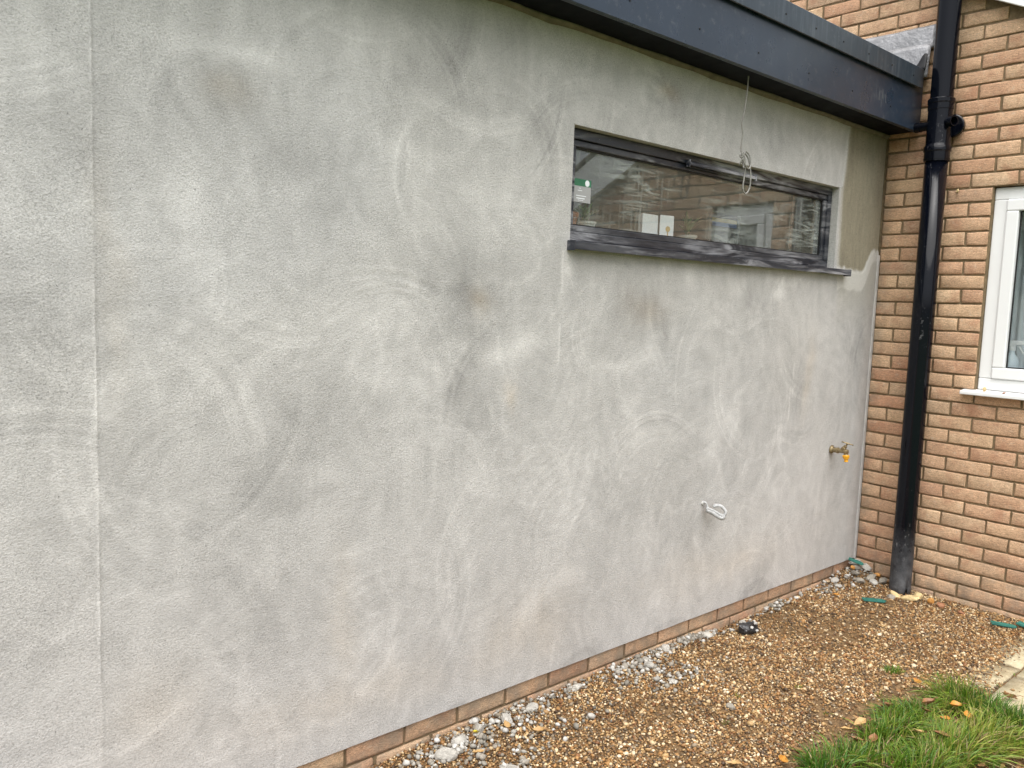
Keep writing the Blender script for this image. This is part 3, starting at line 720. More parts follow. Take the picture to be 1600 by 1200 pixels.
# sill with a downturned nose, running a little past the opening on the right
mb = MB(); mb.prism([(-0.040, 1.768), (-0.036, 1.768), (-0.036, 1.795), (0.0355, 1.803), (0.0355, 1.8058), (-0.040, 1.7975)], 0, -2.497, -0.400)
wsub(mb, 'sill', 'sill', bevel=0.001)
for x0, x1 in ((-0.4005, -0.398), (-2.500, -2.497)):
    mb = MB(); mb.box(x0, x1, -0.042, 0.0, 1.764, 1.800); wsub(mb, 'sill_end_cap', 'sill')
# trickle vent: a slim hooded strip on the window head
mb = MB(); mb.prism([(FY, 2.166), (FY, 2.193), (FY - 0.016, 2.185), (FY - 0.018, 2.172), (FY - 0.014, 2.1705), (FY - 0.013, 2.180), (FY - 0.004, 2.182), (FY - 0.004, 2.166)], 0, -1.765, -1.265)
wsub(mb, 'trickle_vent', 'frame', bevel=0.001)
for x0, x1 in ((-1.772, -1.7652), (-1.2648, -1.258)):
    mb = MB(); mb.box(x0, x1, FY - 0.020, FY, 2.164, 2.195); wsub(mb, 'vent_end_cap', 'sill', bevel=0.001)
# maker's label still stuck to the glass: print is too small to read, so only its blocks and rules
ly = FY + 0.0276
st = MB(); st.box(-2.414, -2.320, ly, ly + 0.0008, 1.955, 2.042); lab = wsub(st, 'glass_label', 'grey_print')
st = MB(); st.box(-2.4145, -2.3195, ly - 0.0003, ly - 0.0001, 2.016, 2.0425); wsub(st, 'label_green_band', 'label_green')
st = MB(); st.lathe([(0.012, 0), (0.012, 0.0002)], (-2.341, ly - 0.0004, 2.029), (0, -1, 0), 18)
for x0, x1, z0, z1 in [(-2.386, -2.375, 2.007, 2.009), (-2.392, -2.368, 1.998, 2.0005), (-2.400, -2.345, 1.978, 1.981), (-2.398, -2.352, 1.968, 1.972), (-2.39, -2.36, 1.962, 1.964)]:
    st.box(x0, x1, ly - 0.0004, ly - 0.0002, z0, z1)
wsub(st, 'label_print', 'paper')
# inner sill board
mb = MB(); mb.box(WX0, WX1, 0.107, 0.32, 1.820, 1.838); ext(mb.build('inner_sill', 'pvc', bevel=0.003))

# things on the inner sill
def card(loc, w_, h_, ang, label, motif):
    e = empty('greeting_card', loc); tag(e, label, 'card', 'cards on the inner window sill'); e.rotation_euler = (0, 0, ang)
    mb = MB(); mb.box(-w_ / 2, w_ / 2, 0, 0.0012, 0, h_); mb.build('front', 'paper', e)
    mb = MB(); mb.add([(-w_ / 2, 0.002, 0), (-w_ / 2 + 0.03, 0.05, 0), (-w_ / 2 + 0.03, 0.05, h_), (-w_ / 2, 0.002, h_)], [(0, 1, 2, 3)]); mb.build('back', 'paper', e)
    if motif:
        mb = MB()
        mb.lathe([(0.013, 0), (0.013, 0.0003)], (0.006, -0.0004, h_ * 0.55), (0, -1, 0), 14)
        mb.box(0.003, 0.009, -0.0006, -0.0003, h_ * 0.18, h_ * 0.45); mb.box(-0.004, 0.016, -0.0006, -0.0003, h_ * 0.14, h_ * 0.18)
        mb.build('motif', 'print', e)
card((-1.825, 0.17, 1.838), 0.105, 0.130, 0.0, 'plain white card standing on the inner sill, left of the pair', False)
card((-1.735, 0.15, 1.838), 0.075, 0.132, -0.25, 'white card with brown tree motif standing on the inner sill', True)
pt = empty('flower_pot', (-2.30, 0.22, 1.838)); tag(pt, 'terracotta plant pot on inner sill behind the glass label', 'pot')
mb = MB(); mb.lathe([(0.035, 0), (0.05, 0.075), (0.056, 0.076), (0.056, 0.095), (0.048, 0.095), (0.046, 0.08)], (0, 0, 0), (0, 0, 1), 20); mb.build('pot', 'terracotta', pt, 'auto')
mb = MB(); mb.lathe([(0.045, 0.078), (0.02, 0.086)], (0, 0, 0), (0, 0, 1), 14); mb.build('compost', 'soil', pt)
def house_plant(loc, label, n, ht, seed):
    e = empty('house_plant', loc); tag(e, label, 'plant')
    r = random.Random(seed)
    mb = MB(); mb.lathe([(0.03, 0), (0.042, 0.06), (0.046, 0.06), (0.046, 0.07), (0.036, 0.066)], (0, 0, 0), (0, 0, 1), 16); mb.build('pot', 'inner', e, 'auto')
    for k in range(n):
        a_ = r.uniform(0, 2 * pi); L_ = ht * r.uniform(0.6, 1.1); le = r.uniform(0.2, 0.9); d_ = Vector((cos(a_), sin(a_), 0)); s_ = Vector((-sin(a_), cos(a_), 0))
        v = []
        for i in range(5):
            t = i / 4; c = Vector((0, 0, 0.06)) + d_ * (le * L_ * t * t) + Vector((0, 0, L_ * (t - 0.35 * t * t * le))); wd = 0.011 * sin(pi * min(1, 0.12 + t * 0.88))
            v += [c - s_ * wd, c + s_ * wd]
        mb = MB(); mb.add(v, [(2 * i, 2 * i + 1, 2 * i + 3, 2 * i + 2) for i in range(4)]); mb.build('leaf', 'leafgreen', e, True)
house_plant((-2.17, 0.23, 1.838), 'small spiky green plant beside the terracotta pot on inner sill', 16, 0.10, 3)
house_plant((-1.45, 0.25, 1.838), 'bushy dark green plant in the middle of the inner sill', 26, 0.13, 4)
fr = empty('picture_frame', (-1.12, 0.27, 1.838)); tag(fr, 'dark framed picture with straw and blue bands leaning on inner sill', 'picture')
mb = MB()
for q in [(-0.13, 0.13, 0.18, 0.2), (-0.13, 0.13, 0, 0.02), (-0.13, -0.11, 0.0202, 0.1798), (0.11, 0.13, 0.0202, 0.1798)]: mb.box(q[0], q[1], 0, 0.018, q[2], q[3])
mb.build('frame', 'dark', fr, bevel=0.002)
mb = MB(); mb.box(-0.109, 0.109, 0.008, 0.012, 0.0205, 0.14); mb.build('picture', 'dark', fr)
mb = MB(); mb.box(-0.109, 0.109, 0.007, 0.011, 0.1402, 0.16); mb.build('blue_band', 'blue', fr)
mb = MB(); mb.box(-0.109, 0.109, 0.007, 0.011, 0.1602, 0.1795); mb.build('straw_band', 'straw', fr)
cu_ = empty('wall_cupboard', (-0.95, 3.6, 1.5)); tag(cu_, 'brown wall cupboard at the back of the dim room', 'cupboard')
mb = MB(); mb.box(-1.6, 0.8, 0, 0.395, 0, 0.8); mb.build('carcass', 'wood', cu_)
for k in range(3):
    mb = MB(); mb.box(-1.59 + 0.8 * k, -0.81 + 0.8 * k, -0.02, -0.001, 0.01, 0.79); dd = mb.build('door', 'wood', cu_, bevel=0.004)
    mb = MB(); mb.box(-0.9 + 0.8 * k, -0.88 + 0.8 * k, -0.04, -0.0205, 0.05, 0.2); mb.build('handle', 'dark', dd)

# ------------------------------------------------------------------ brick house
HOUSE = empty('brick_house', (1.5, 1.0, 0.0))
tag(HOUSE, 'orange brown brick house with white window and white sloping bargeboard', 'house')
def hs_(o):
    child_keep(o, HOUSE); return o
def zv(y): return 3.159 + 0.495 * ((y if y < 2.0 else 4.0 - y) + 0.507)
HY0, HY1 = -0.5625, -1.0125
HZ0, HZ1 = 1.19, 2.24
YE = -2.6
# core with the window opening left free: pieces of a gable wall
mb = MB()
CX = 0.0065
def gable(y0, y1, z0):
    mb.prism([(y1, z0), (y0, z0), (y0, zv(y0) + 0.02), (y1, zv(y1) + 0.02)], 0, CX, 0.28)
gable(HY0, 2.0, -0.05); gable(YE, HY1, -0.05); gable(HY1, HY0, HZ1)
mb.box(CX, 0.28, HY1, HY0, -0.05, HZ0)
core = hs_(mb.build('brick_wall', 'mortar'))
fm = []; cand = []
for k in range(-2, 56):
    z = RB + 0.075 * k + 0.0375
    off = 0.0 if k % 2 else 0.1125          # stretcher bond, joints meet the window jamb
    y = HY0 + off + 0.225 * 12
    while y > YE:
        a0, a1 = y, max(y - 0.225, YE); y -= 0.225
        pieces = [(a0, a1)]
        if HZ0 < z < HZ1:
            pieces = []
            if a0 > HY0: pieces.append((a0, max(a1, HY0)))
            if a1 < HY1: pieces.append((min(a0, HY1), a1))
        for p0, p1 in pieces:
            if p0 - p1 < 0.03: continue
            if p0 > 0.0:
                if z < 2.80:
                    if p1 >= -0.001: continue
                    p0 = 0.002
                    if p0 - p1 < 0.03: continue
            if z + 0.03 > zv(p1) and z + 0.03 > zv(p0): continue
            if p0 > 1.6: continue
            cand.append((p0, p1, z))
def seen(c):
    P = Vector((0, (c[0] + c[1]) / 2, c[2])) - CAM; d_ = P.dot(cf)
    px = 800 + 1282 * P.dot(cr) / d_; py = 600 - 1282 * P.dot(cu) / d_
    if c[0] > 0.05 and c[2] < 3.05: return False
    return -45 < px < 1645 and -25 < py < 1225
vis = [c for c in cand if seen(c)]
vis.sort(key=lambda c: (Vector((0, (c[0] + c[1]) / 2, c[2])) - CAM).length)
near_, rest = vis[:300], vis[300:] + [c for c in cand if not seen(c)]
for p0, p1, z in near_:
    place_brick(core, p0 - p1 - 0.0105, (random.uniform(-0.0012, 0.0012), (p0 + p1) / 2, z + random.uniform(-.001, .001)), -pi / 2)
mb = MB()
for p0, p1, z in rest:
    me = brick_mesh(p0 - p1 - 0.0105, random.randrange(12)); c_ = (p0 + p1) / 2
    mb.add([(v.co.y, c_ - v.co.x, z + v.co.z) for v in me.vertices], [tuple(p.vertices) for p in me.polygons])
o = hs_(mb.build('far_bricks', 'brick_far')); o['kind'] = 'stuff'
print('bricks', len(near_), len(rest))
# gable verge: white bargeboard with its boxed underside, then roof
mb = MB(); mb.prism([(2.0, zv(2.0)), (YE - 0.25, zv(YE - 0.25)), (YE - 0.25, zv(YE - 0.25) + 0.30), (2.0, zv(2.0) + 0.30)], 0, -0.062, -0.042)
hs_(mb.build('bargeboard', 'pvc', bevel=0.003))
mb = MB(); mb.prism([(2.0, zv(2.0) + 0.012), (YE - 0.25, zv(YE - 0.25) + 0.012), (YE - 0.25, zv(YE - 0.25) + 0.022), (2.0, zv(2.0) + 0.022)], 0, -0.0415, 0.0)
hs_(mb.build('verge_soffit', 'pvc'))
mb = MB(); mb.prism([(2.0, zv(2.0) + 0.28), (YE - 0.3, zv(YE - 0.3) + 0.28), (YE - 0.3, zv(YE - 0.3) + 0.31), (2.0, zv(2.0) + 0.31), (6.6, zv(2.0) + 0.31 - 2.28), (6.6, zv(2.0) + 0.28 - 2.28)], 0, -0.03, 5.5)
rf = hs_(mb.build('roof', 'tile'))
ti = MB(); nrow = 17; sl_ = math.hypot(1, 0.495)
tile_me = None
for rI in range(nrow):
    y = YE - 0.32 + rI * 0.29
    for cI in range(9):
        tb = None
        if tile_me is None:
            t_ = MB(); t_.prism([(0, 0.0), (0.0, 0.02), (0.33, 0.165 + 0.012), (0.33, 0.165 - 0.0)], 0, 0.002, 0.326)
            tb = t_.build('roof_tile', 'tile'); tile_me = tb.data
        else:
            tb = bpy.data.objects.new('roof_tile', tile_me); COL.objects.link(tb)
        tb.parent = rf; tb.location = (-0.075 + cI * 0.33, y, zv(YE - 0.3) + 0.312 + 0.006 + (rI * 0.29 - 0.02) * 0.495)
        # roof mesh lies in world coordinates below the house Empty; locations add up to the same place
# flank and back of the house
mb = MB(); mb.box(0.281, 5.4, YE + 0.001, YE + 0.27, -0.05, 2.05); mb.box(5.13, 5.4, YE + 0.2705, 6.0, -0.05, 2.05); mb.box(0.281, 5.1295, 5.73, 6.0, -0.05, 2.05)
hs_(mb.build('far_wall', 'mortar'))
mb = MB(); mb.box(0.0, 5.4, 2.001, 5.729, -0.05, 2.2); hs_(mb.build('far_rooms', 'mortar'))
# lead flashing in two lapped strips above the flat roof
def flash(y0, y1, zt0, zt1, zb, x, seed):
    ny, nz2 = 60, 9; v = []; r = random.Random(seed)
    for i in range(ny):
        t = i / (ny - 1); y = y0 + (y1 - y0) * t; zt = zt0 + (zt1 - zt0) * t + 0.006 * (float(fbm(np.array(y), np.array(0.1), 9, 3, seed)) - 0.5) * 2
        for j in range(nz2):
            s = j / (nz2 - 1); z = zt + (zb - zt) * s
            v.append((x - 0.02 * s - 0.014 * (float(fbm(np.array(y), np.array(z), 7, 3, seed + 1)) - 0.5) * (0.3 + s), y, z))
    f = [(i * nz2 + j, i * nz2 + j + 1, (i + 1) * nz2 + j + 1, (i + 1) * nz2 + j) for i in range(ny - 1) for j in range(nz2 - 1)]
    mb = MB(); mb.add(v, f); o = hs_(mb.build('lead_flashing', 'lead', smooth=True))
    s_ = o.modifiers.new('thick', 'SOLIDIFY'); s_.thickness = 0.003
flash(1.5, -0.215, 3.128, 3.118, 2.995, -0.006, 3)
flash(1.5, -0.20, 3.03, 3.02, 2.84, -0.022, 9)
# curled black membrane end behind the soil pipe
v = []
for i in range(14):
    t = i / 13; y = -0.07 - 0.125 * t
    for j in range(5):
        s = j / 4
        v.append((-0.06 + 0.035 * s * (1 - t * 0.5), y, 2.87 + (0.03 + 0.05 * t) * s + 0.02 * sin(9 * t) * s))
mb = MB(); mb.add(v, [(i * 5 + j, i * 5 + j + 1, i * 5 + j + 6, i * 5 + j + 5) for i in range(13) for j in range(4)])
o = ext(mb.build('membrane_upstand', 'gasket', smooth=True)); s_ = o.modifiers.new('thick', 'SOLIDIFY'); s_.thickness = 0.004

# white pvc window of the house
fx = 0.030
def fr4(mb, x0, x1, y0, y1, z0, z1, t):
    """frame in the y-z plane"""
    mb.box(x0, x1, y1, y0, z1 - t, z1); mb.box(x0, x1, y1, y0, z0, z0 + t)
    mb.box(x0, x1, y0 - t, y0, z0 + t + 0.0003, z1 - t - 0.0003); mb.box(x0, x1, y1, y1 + t, z0 + t + 0.0003, z1 - t - 0.0003)
mb = MB(); fr4(mb, fx, fx + 0.07, HY0 - 0.001, HY1 + 0.001, HZ0 + 0.004, HZ1 - 0.004, 0.062)
W2 = hs_(mb.build('window', 'pvc', bevel=0.005)); W2['label'] = 'white plastic casement window in the brick wall'
for (b0, b1) in ((HY0 - 0.0635, HY1 + 0.0635),):
    mb = MB(); fr4(mb, fx - 0.012, fx + 0.05, b0, b1, HZ0 + 0.067, HZ1 - 0.067, 0.058); sh = mb.build('sash', 'pvc', bevel=0.006); sh.parent = W2
    mb = MB(); fr4(mb, fx + 0.014, fx + 0.022, b0 - 0.0582, b1 + 0.0582, HZ0 + 0.1252, HZ1 - 0.1252, 0.006); gk = mb.build('gasket', 'gasket'); gk.parent = W2
    mb = MB(); mb.box(fx + 0.0225, fx + 0.0265, b1 + 0.055, b0 - 0.055, HZ0 + 0.122, HZ1 - 0.122); pn = mb.build('pane', 'glass2'); pn.parent = W2
mb = MB(); mb.prism([(-0.050, 1.166), (-0.050, 1.186), (0.028, 1.194), (0.028, 1.166)], 1, -1.068, -0.506); si = mb.build('sill', 'pvc', bevel=0.004); si.parent = W2
mb = MB(); mb.box(0.102, 0.28, HY1, HY0, HZ0 - 0.0, HZ0 + 0.055); o = hs_(mb.build('inner_sill', 'pvc'))
# room behind it, with a pale blind hanging back from the glass
mb = MB(); mb.box(1.9, 2.0, YE + 0.3, 1.9, 0, 2.5); mb.box(0.281, 1.9, YE + 0.3, 1.9, 2.42, 2.5); mb.box(0.281, 1.9, YE + 0.3, 1.9, 0.0, 0.05); mb.box(0.281, 1.9, -0.35, -0.25, 0.051, 2.42)
hs_(mb.build('inner_wall', 'inner'))
v = []
for i in range(60):
    y = HY0 - 0.07 - 0.375 * i / 59; v += [(0.235 + 0.010 * sin(i * 0.75), y, 1.25), (0.235 + 0.010 * sin(i * 0.75), y, 2.238)]
mb = MB(); mb.add(v, [(2 * i, 2 * i + 2, 2 * i + 3, 2 * i + 1) for i in range(59)]); hs_(mb.build('blind', 'blind', smooth=True))
# spray bottle on the inner sill
sb = empty('spray_bottle', (0.165, -0.668, HZ0 + 0.055)); tag(sb, 'pale blue trigger spray bottle inside the white window', 'bottle')
mb = MB(); mb.lathe([(0.036, 0), (0.040, 0.01), (0.040, 0.085), (0.033, 0.115), (0.016, 0.14), (0.013, 0.16)], (0, 0, 0), (0, 0, 1), 20); mb.build('body', 'bottle', sb, 'auto')
mb = MB(); mb.lathe([(0.017, 0.158), (0.017, 0.178), (0.012, 0.182)], (0, 0, 0), (0, 0, 1), 16); mb.build('collar', 'bottle_top', sb, 'auto')
mb = MB(); mb.prism([(0.030, 0.178), (0.034, 0.200), (0.012, 0.212), (-0.062, 0.210), (-0.062, 0.192), (-0.018, 0.186), (-0.014, 0.178)], 0, -0.011, 0.011); mb.build('spray_head', 'bottle_top', sb, bevel=0.003)
mb = MB(); mb.tube([(0, -0.030, 0.190), (0, -0.038, 0.172), (0, -0.052, 0.150), (0, -0.060, 0.142)], [0.006, 0.006, 0.005, 0.003], 8); mb.build('trigger', 'bottle_top', sb, True)

# crumbs left on the white sill
def lump(name, loc, size, mat, seed, label=None, cat=None, group=None, sub=2, cut=0.75, rot=None):
    r = random.Random(seed); nr = np.random.default_rng(seed)
    import bmesh
    bm = bmesh.new(); bmesh.ops.create_icosphere(bm, subdivisions=sub, radius=1.0)
    planes = [(Vector(nr.normal(size=3)).normalized(), r.uniform(cut - 0.15, cut + 0.2)) for _ in range(9)]
    for v in bm.verts:
        c = v.co.copy()
        for n_, d_ in planes:
            q = c.dot(n_)
            if q > d_: c -= n_ * (q - d_)
        c *= 1 + r.uniform(-0.06, 0.06)
        v.co = Vector((c.x * size[0], c.y * size[1], c.z * size[2]))
    me = bpy.data.meshes.new(name); bm.to_mesh(me); bm.free(); me.materials.append(M[mat])
    o = bpy.data.objects.new(name, me); COL.objects.link(o); o.location = loc
    o.rotation_euler = rot or (r.uniform(-0.3, 0.3), r.uniform(-0.3, 0.3), r.uniform(0, 6.28))
    if label: tag(o, label, cat, group)
    return o
def chip(name, loc, dims, rz, mat, label, cat, group=None, seed=1, tilt=0.05):
    """thin broken strip of moulded plastic with a ridge and a snapped end"""
    a, b, t = dims; e = empty(name, loc); e.rotation_euler = (tilt, tilt, rz); tag(e, label, cat, group)
    mb = MB(); mb.prism([(-a / 2, -b / 2), (a / 2 - b * 0.4, -b / 2), (a / 2, -b * 0.05), (a / 2 - b * 0.25, b / 2), (-a / 2, b / 2)], 2, 0, t); mb.build('strip', mat, e, bevel=0.0012)
    for k in (-1, 1):
        mb = MB(); mb.box(-a / 2 + 0.003, a / 2 - b * 0.6, k * b * 0.36 - 0.0016, k * b * 0.36 + 0.0016, t, t + 0.002); mb.build('ridge', mat, e)
    return e
lump('brick_crumb', (-0.018, -0.615, 1.200), (0.010, 0.009, 0.014), 'flint', 41, 'upright sandy brick crumb on the white window sill', 'crumb')
lump('brick_crumb', (-0.028, -0.71, 1.192), (0.010, 0.012, 0.004), 'brown', 42, 'flat reddish brick crumb further along the white window sill', 'crumb')

# ------------------------------------------------------------------ soil pipe
PX, PY = -0.092, -0.306
SP = empty('soil_pipe', (PX, PY, 0.03)); tag(SP, 'tall black plastic soil pipe splashed with plaster against the brick wall', 'pipe')
def spp(mb, name, **k):
    o = mb.build(name, 'pipe', **k); o.parent = SP; o.location = (-PX, -PY, -0.03); return o
R0 = 0.056
# lower length, with the narrow slot cut into its foot
n = 40; prof = [0.03, 0.075, 0.2, 0.9, 1.6, 2.40]
v = []; f = []
for z in prof:
    for k in range(n):
        g = 2 * pi * k / n; v.append((PX + R0 * cos(g), PY + R0 * sin(g), z))
kslot = int(round((math.atan2(-0.83, -0.56) % (2 * pi)) / (2 * pi) * n))
for i in range(len(prof) - 1):
    for k in range(n):
        if i == 0 and k == kslot: continue
        f.append((i * n + k, i * n + (k + 1) % n, (i + 1) * n + (k + 1) % n, (i + 1) * n + k))
mb = MB(); mb.add(v, f); o = spp(mb, 'lower_pipe', smooth=True); q_ = o.modifiers.new('wall', 'SOLIDIFY'); q_.thickness = 0.004
mb = MB(); mb.lathe([(R0, 0), (R0, 1.6)], (PX, PY, 2.68), (0, 0, 1), 40); spp(mb, 'upper_pipe', smooth='auto')
# boss fitting: sockets with ring seals top and bottom
mb = MB(); mb.lathe([(R0 + .001, 2.375), (R0 + .006, 2.377), (R0 + .0065, 2.400), (R0 + .0065, 2.425), (R0 + .011, 2.430), (R0 + .011, 2.452), (R0 + .0065, 2.458), (R0 + .004, 2.468),
                     (R0 + .004, 2.640), (R0 + .0065, 2.642), (R0 + .0065, 2.672), (R0 + .010, 2.676), (R0 + .010, 2.694), (R0 + .005, 2.700), (R0 + .001, 2.701)], (PX, PY, 0), (0, 0, 1), 40)
spp(mb, 'boss_fitting', smooth='auto')
mb = MB(); mb.lathe([(R0 + .0085, 2.386), (R0 + .0085, 2.392)], (PX, PY, 0), (0, 0, 1), 40); spp(mb, 'lower_seal_ring', smooth='auto')
for d_, L_ in (((-0.42, -0.90, 0), 0.098), ((0.15, 0.98, 0), 0.13)):
    mb = MB(); mb.lathe([(0.024, 0.04), (0.024, L_ - 0.03), (0.0265, L_ - 0.028), (0.0265, L_), (0.021, L_), (0.021, L_ - 0.05), (0.001, L_ - 0.05)], (PX, PY, 2.570), d_, 22, cap=False)
    spp(mb, 'side_boss', smooth='auto')
mb = MB(); mb.lathe([(0.058, 0), (0.058, 0.022), (0.053, 0.026), (0.046, 0.026), (0.044, 0.020), (0.03, 0.020)], (-0.020, -0.348, 2.565), (-1, -0.10, 0), 36); spp(mb, 'access_cover', smooth='auto')
lump('wall_plug', (-0.006, -0.392, 2.232), (0.008, 0.008, 0.011), 'flint', 44, 'small cream plug in the brick joint right of the soil pipe', 'plug')

# ------------------------------------------------------------------ fittings on the rendered wall
TP = empty('outdoor_tap', (-0.395, 0, 0.822)); TP.scale = (0.9, 0.9, 0.9); tag(TP, 'brass outdoor tap with amber hose connector on the rendered wall', 'tap')
mb = MB(); mb.lathe([(0.026, -0.004), (0.026, -0.010), (0.018, -0.018)][::1], (0, 0.0, 0), (0, 1, 0), 20); mb.build('wall_flange', 'brass', TP, 'auto')
mb = MB(); mb.lathe([(0.016, 0.015), (0.016, 0.040), (0.0185, 0.042), (0.0185, 0.050), (0.013, 0.052), (0.013, 0.085), (0.016, 0.092), (0.014, 0.108), (0.004, 0.113)], (0, 0, 0), (0, -1, 0), 18)
mb.lathe([(0.013, 0), (0.012, 0.020), (0.0135, 0.022), (0.0135, 0.030)], (0, -0.096, 0.004), (0, -0.1, -1), 18); mb.build('body', 'brass', TP, 'auto')
mb = MB(); mb.lathe([(0.013, 0), (0.015, 0.004), (0.015, 0.018), (0.011, 0.020), (0.0105, 0.032), (0.0055, 0.034), (0.0055, 0.052)], (0, -0.076, 0.006), (0.05, -0.50, 0.86), 6); mb.build('headgear', 'brass', TP)
hp = Vector((0, -0.076, 0.006)) + Vector((0.05, -0.50, 0.86)).normalized() * 0.052
mb = MB(); dd = Vector((0.35, -0.90, -0.22)).normalized(); mb.tube([hp - dd * 0.034, hp - dd * 0.02, hp, hp + dd * 0.02, hp + dd * 0.034], [0.0045, 0.0035, 0.0055, 0.0035, 0.0045], 8); mb.build('tee_handle', 'brass', TP, True)
mb = MB(); mb.lathe([(0.017, 0), (0.0205, 0.004), (0.0205, 0.012), (0.0175, 0.016), (0.0165, 0.023), (0.0105, 0.025), (0.0105, 0.034), (0.0125, 0.036), (0.0125, 0.040), (0.009, 0.042)], (0, -0.0985, -0.020), (0, -0.1, -1), 20); mb.build('hose_connector', 'yellow', TP, 'auto')

def smooth_path(pts, m=6):
    P = [Vector(p) for p in pts]; P = [P[0] * 2 - P[1]] + P + [P[-1] * 2 - P[-2]]; out = []
    for i in range(1, len(P) - 2):
        for k in range(m):
            t = k / m; a, b, c, d = P[i - 1:i + 3]
            out.append(0.5 * ((2 * b) + (c - a) * t + (2 * a - 5 * b + 4 * c - d) * t * t + (3 * b - a - 3 * c + d) * t ** 3))
    out.append(P[-2]); return out
WC = empty('cable_tail', (-1.56, 0, 0.676)); WC.scale = (0.70, 0.70, 0.70); tag(WC, 'white plaster-splashed cable end folded back, sticking out of the rendered wall', 'cable')
mb = MB(); mb.tube(smooth_path([(0, 0.01, 0.008), (0.008, -0.014, 0.014), (0.016, -0.024, 0.002), (0.018, -0.034, -0.022)]), [0.008] * 7 + [0.0065] * 12, 10); mb.build('root', 'white_cable', WC, True)
mb = MB(); mb.tube(smooth_path([(0.004, -0.030, -0.024), (0.024, -0.050, -0.030), (0.052, -0.080, -0.048), (0.076, -0.104, -0.066), (0.092, -0.116, -0.058), (0.098, -0.116, -0.036), (0.082, -0.092, -0.006), (0.060, -0.070, -0.002), (0.044, -0.056, -0.010)]), 0.0100, 10, 1.25); mb.build('cable', 'white_cable', WC, True)
mb = MB(); mb.tube(smooth_path([(0.006, -0.032, -0.036), (0.030, -0.060, -0.050), (0.054, -0.088, -0.072), (0.074, -0.108, -0.082), (0.090, -0.118, -0.070)]), 0.0115, 10, 1.3); mb.build('folded_end', 'white_cable', WC, True)
mb = MB(); mb.lathe([(0.013, 0.002), (0.011, -0.006), (0.006, -0.010)], (0, 0, 0.006), (0, 1, 0), 12); mb.build('plaster_collar', 'bag2', WC, 'auto')

HC = empty('hanging_cable', (-1.553, -0.10, 2.56)); tag(HC, 'thin grey cable hanging from the dark soffit with knotted loop at its end', 'cable')
CY = -0.10
# world points of the drop, on the plane y = -0.10
drop = [(-1.553, CY, 2.566), (-1.556, CY, 2.50), (-1.566, CY, 2.42), (-1.578, CY, 2.36), (-1.570, CY, 2.31), (-1.574, CY, 2.262), (-1.574, CY, 2.240)]
mb = MB(); mb.tube([Vector(p) - HC.location for p in smooth_path(drop)], 0.0032, 8); mb.build('drop', 'cable', HC, True)
lp = [(-1.576, CY - .004, 2.240), (-1.555, CY - .010, 2.190), (-1.518, CY - .006, 2.176), (-1.494, CY, 2.200), (-1.500, CY + .006, 2.236), (-1.530, CY + .008, 2.250), (-1.548, CY + .004, 2.236), (-1.540, CY, 2.210)]
mb = MB(); mb.tube([Vector(p) - HC.location for p in smooth_path(lp)], 0.0032, 8); mb.build('upper_loop', 'cable', HC, True)
lp = [(-1.534, CY + .010, 2.245), (-1.500, CY + .012, 2.225), (-1.490, CY + .006, 2.19), (-1.489, CY, 2.14), (-1.494, CY, 2.095), (-1.520, CY, 2.070), (-1.543, CY, 2.088), (-1.540, CY, 2.13), (-1.534, CY, 2.180), (-1.545, CY, 2.225)]
mb = MB(); mb.tube([Vector(p) - HC.location for p in smooth_path(lp)], 0.0032, 8); mb.build('lower_loop', 'cable', HC, True)
kn = [(-1.562 + 0.012 * cos(a) * (1 - 0.03 * a), CY - 0.009 * sin(a), 2.238 - 0.004 * a + 0.010 * sin(1.7 * a)) for a in np.linspace(0, 4.4 * pi, 34)]
mb = MB(); mb.tube([Vector(p) - HC.location for p in kn], 0.0034, 8); mb.build('knot', 'cable', HC, True)

# ------------------------------------------------------------------ paving slabs
def slab(x0, x1, y0, y1, z, label, seed):
    r = random.Random(seed); n = 7; v = []; f = []
    g = 0.005
    ex = lambda: r.uniform(-0.0035, 0.0035)
    for i in range(n):
        for j in range(n):
            x = x0 + g + (x1 - x0 - 2 * g) * i / (n - 1); y = y0 + g + (y1 - y0 - 2 * g) * j / (n - 1); e = i in (0, n - 1) or j in (0, n - 1)
            v.append((x + (ex() if e else 0), y + (ex() if e else 0), z + r.uniform(-0.0012, 0.0012) - (0.004 if e else 0)))
    for i in range(n - 1):
        for j in range(n - 1): f.append((i * n + j, (i + 1) * n + j, (i + 1) * n + j + 1, i * n + j + 1))
    ring = [i * n for i in range(n)] + [(n - 1) * n + j for j in range(1, n)] + [i * n + n - 1 for i in range(n - 2, -1, -1)] + list(range(n - 2, 0, -1))
    b0 = len(v); v += [(v[q][0], v[q][1], z - 0.05) for q in ring]; m = len(ring)
    f += [(ring[k], b0 + k, b0 + (k + 1) % m, ring[(k + 1) % m]) for k in range(m)]
    mb = MB(); mb.add(v, f); o = mb.build('paving_slab', 'slab'); tag(o, label, 'slab', 'paving slabs by the lawn')
    for p in o.data.polygons: p.use_smooth = p.index < (n - 1) ** 2
slab(-1.16, -0.795, -1.52, -1.095, 0.055, 'buff paving slab at the right edge beside the grass', 1)
slab(-0.785, -0.36, -1.52, -1.095, 0.058, 'buff paving slab beyond the cross joint at the right edge', 2)
slab(-1.00, -0.675, -1.085, -0.955, 0.044, 'buff paving slab half buried under gravel nearest the rendered wall', 3)
slab(-0.665, -0.24, -1.085, -0.94, 0.045, 'buff paving slab nearest the brick wall along the gravel edge', 4)

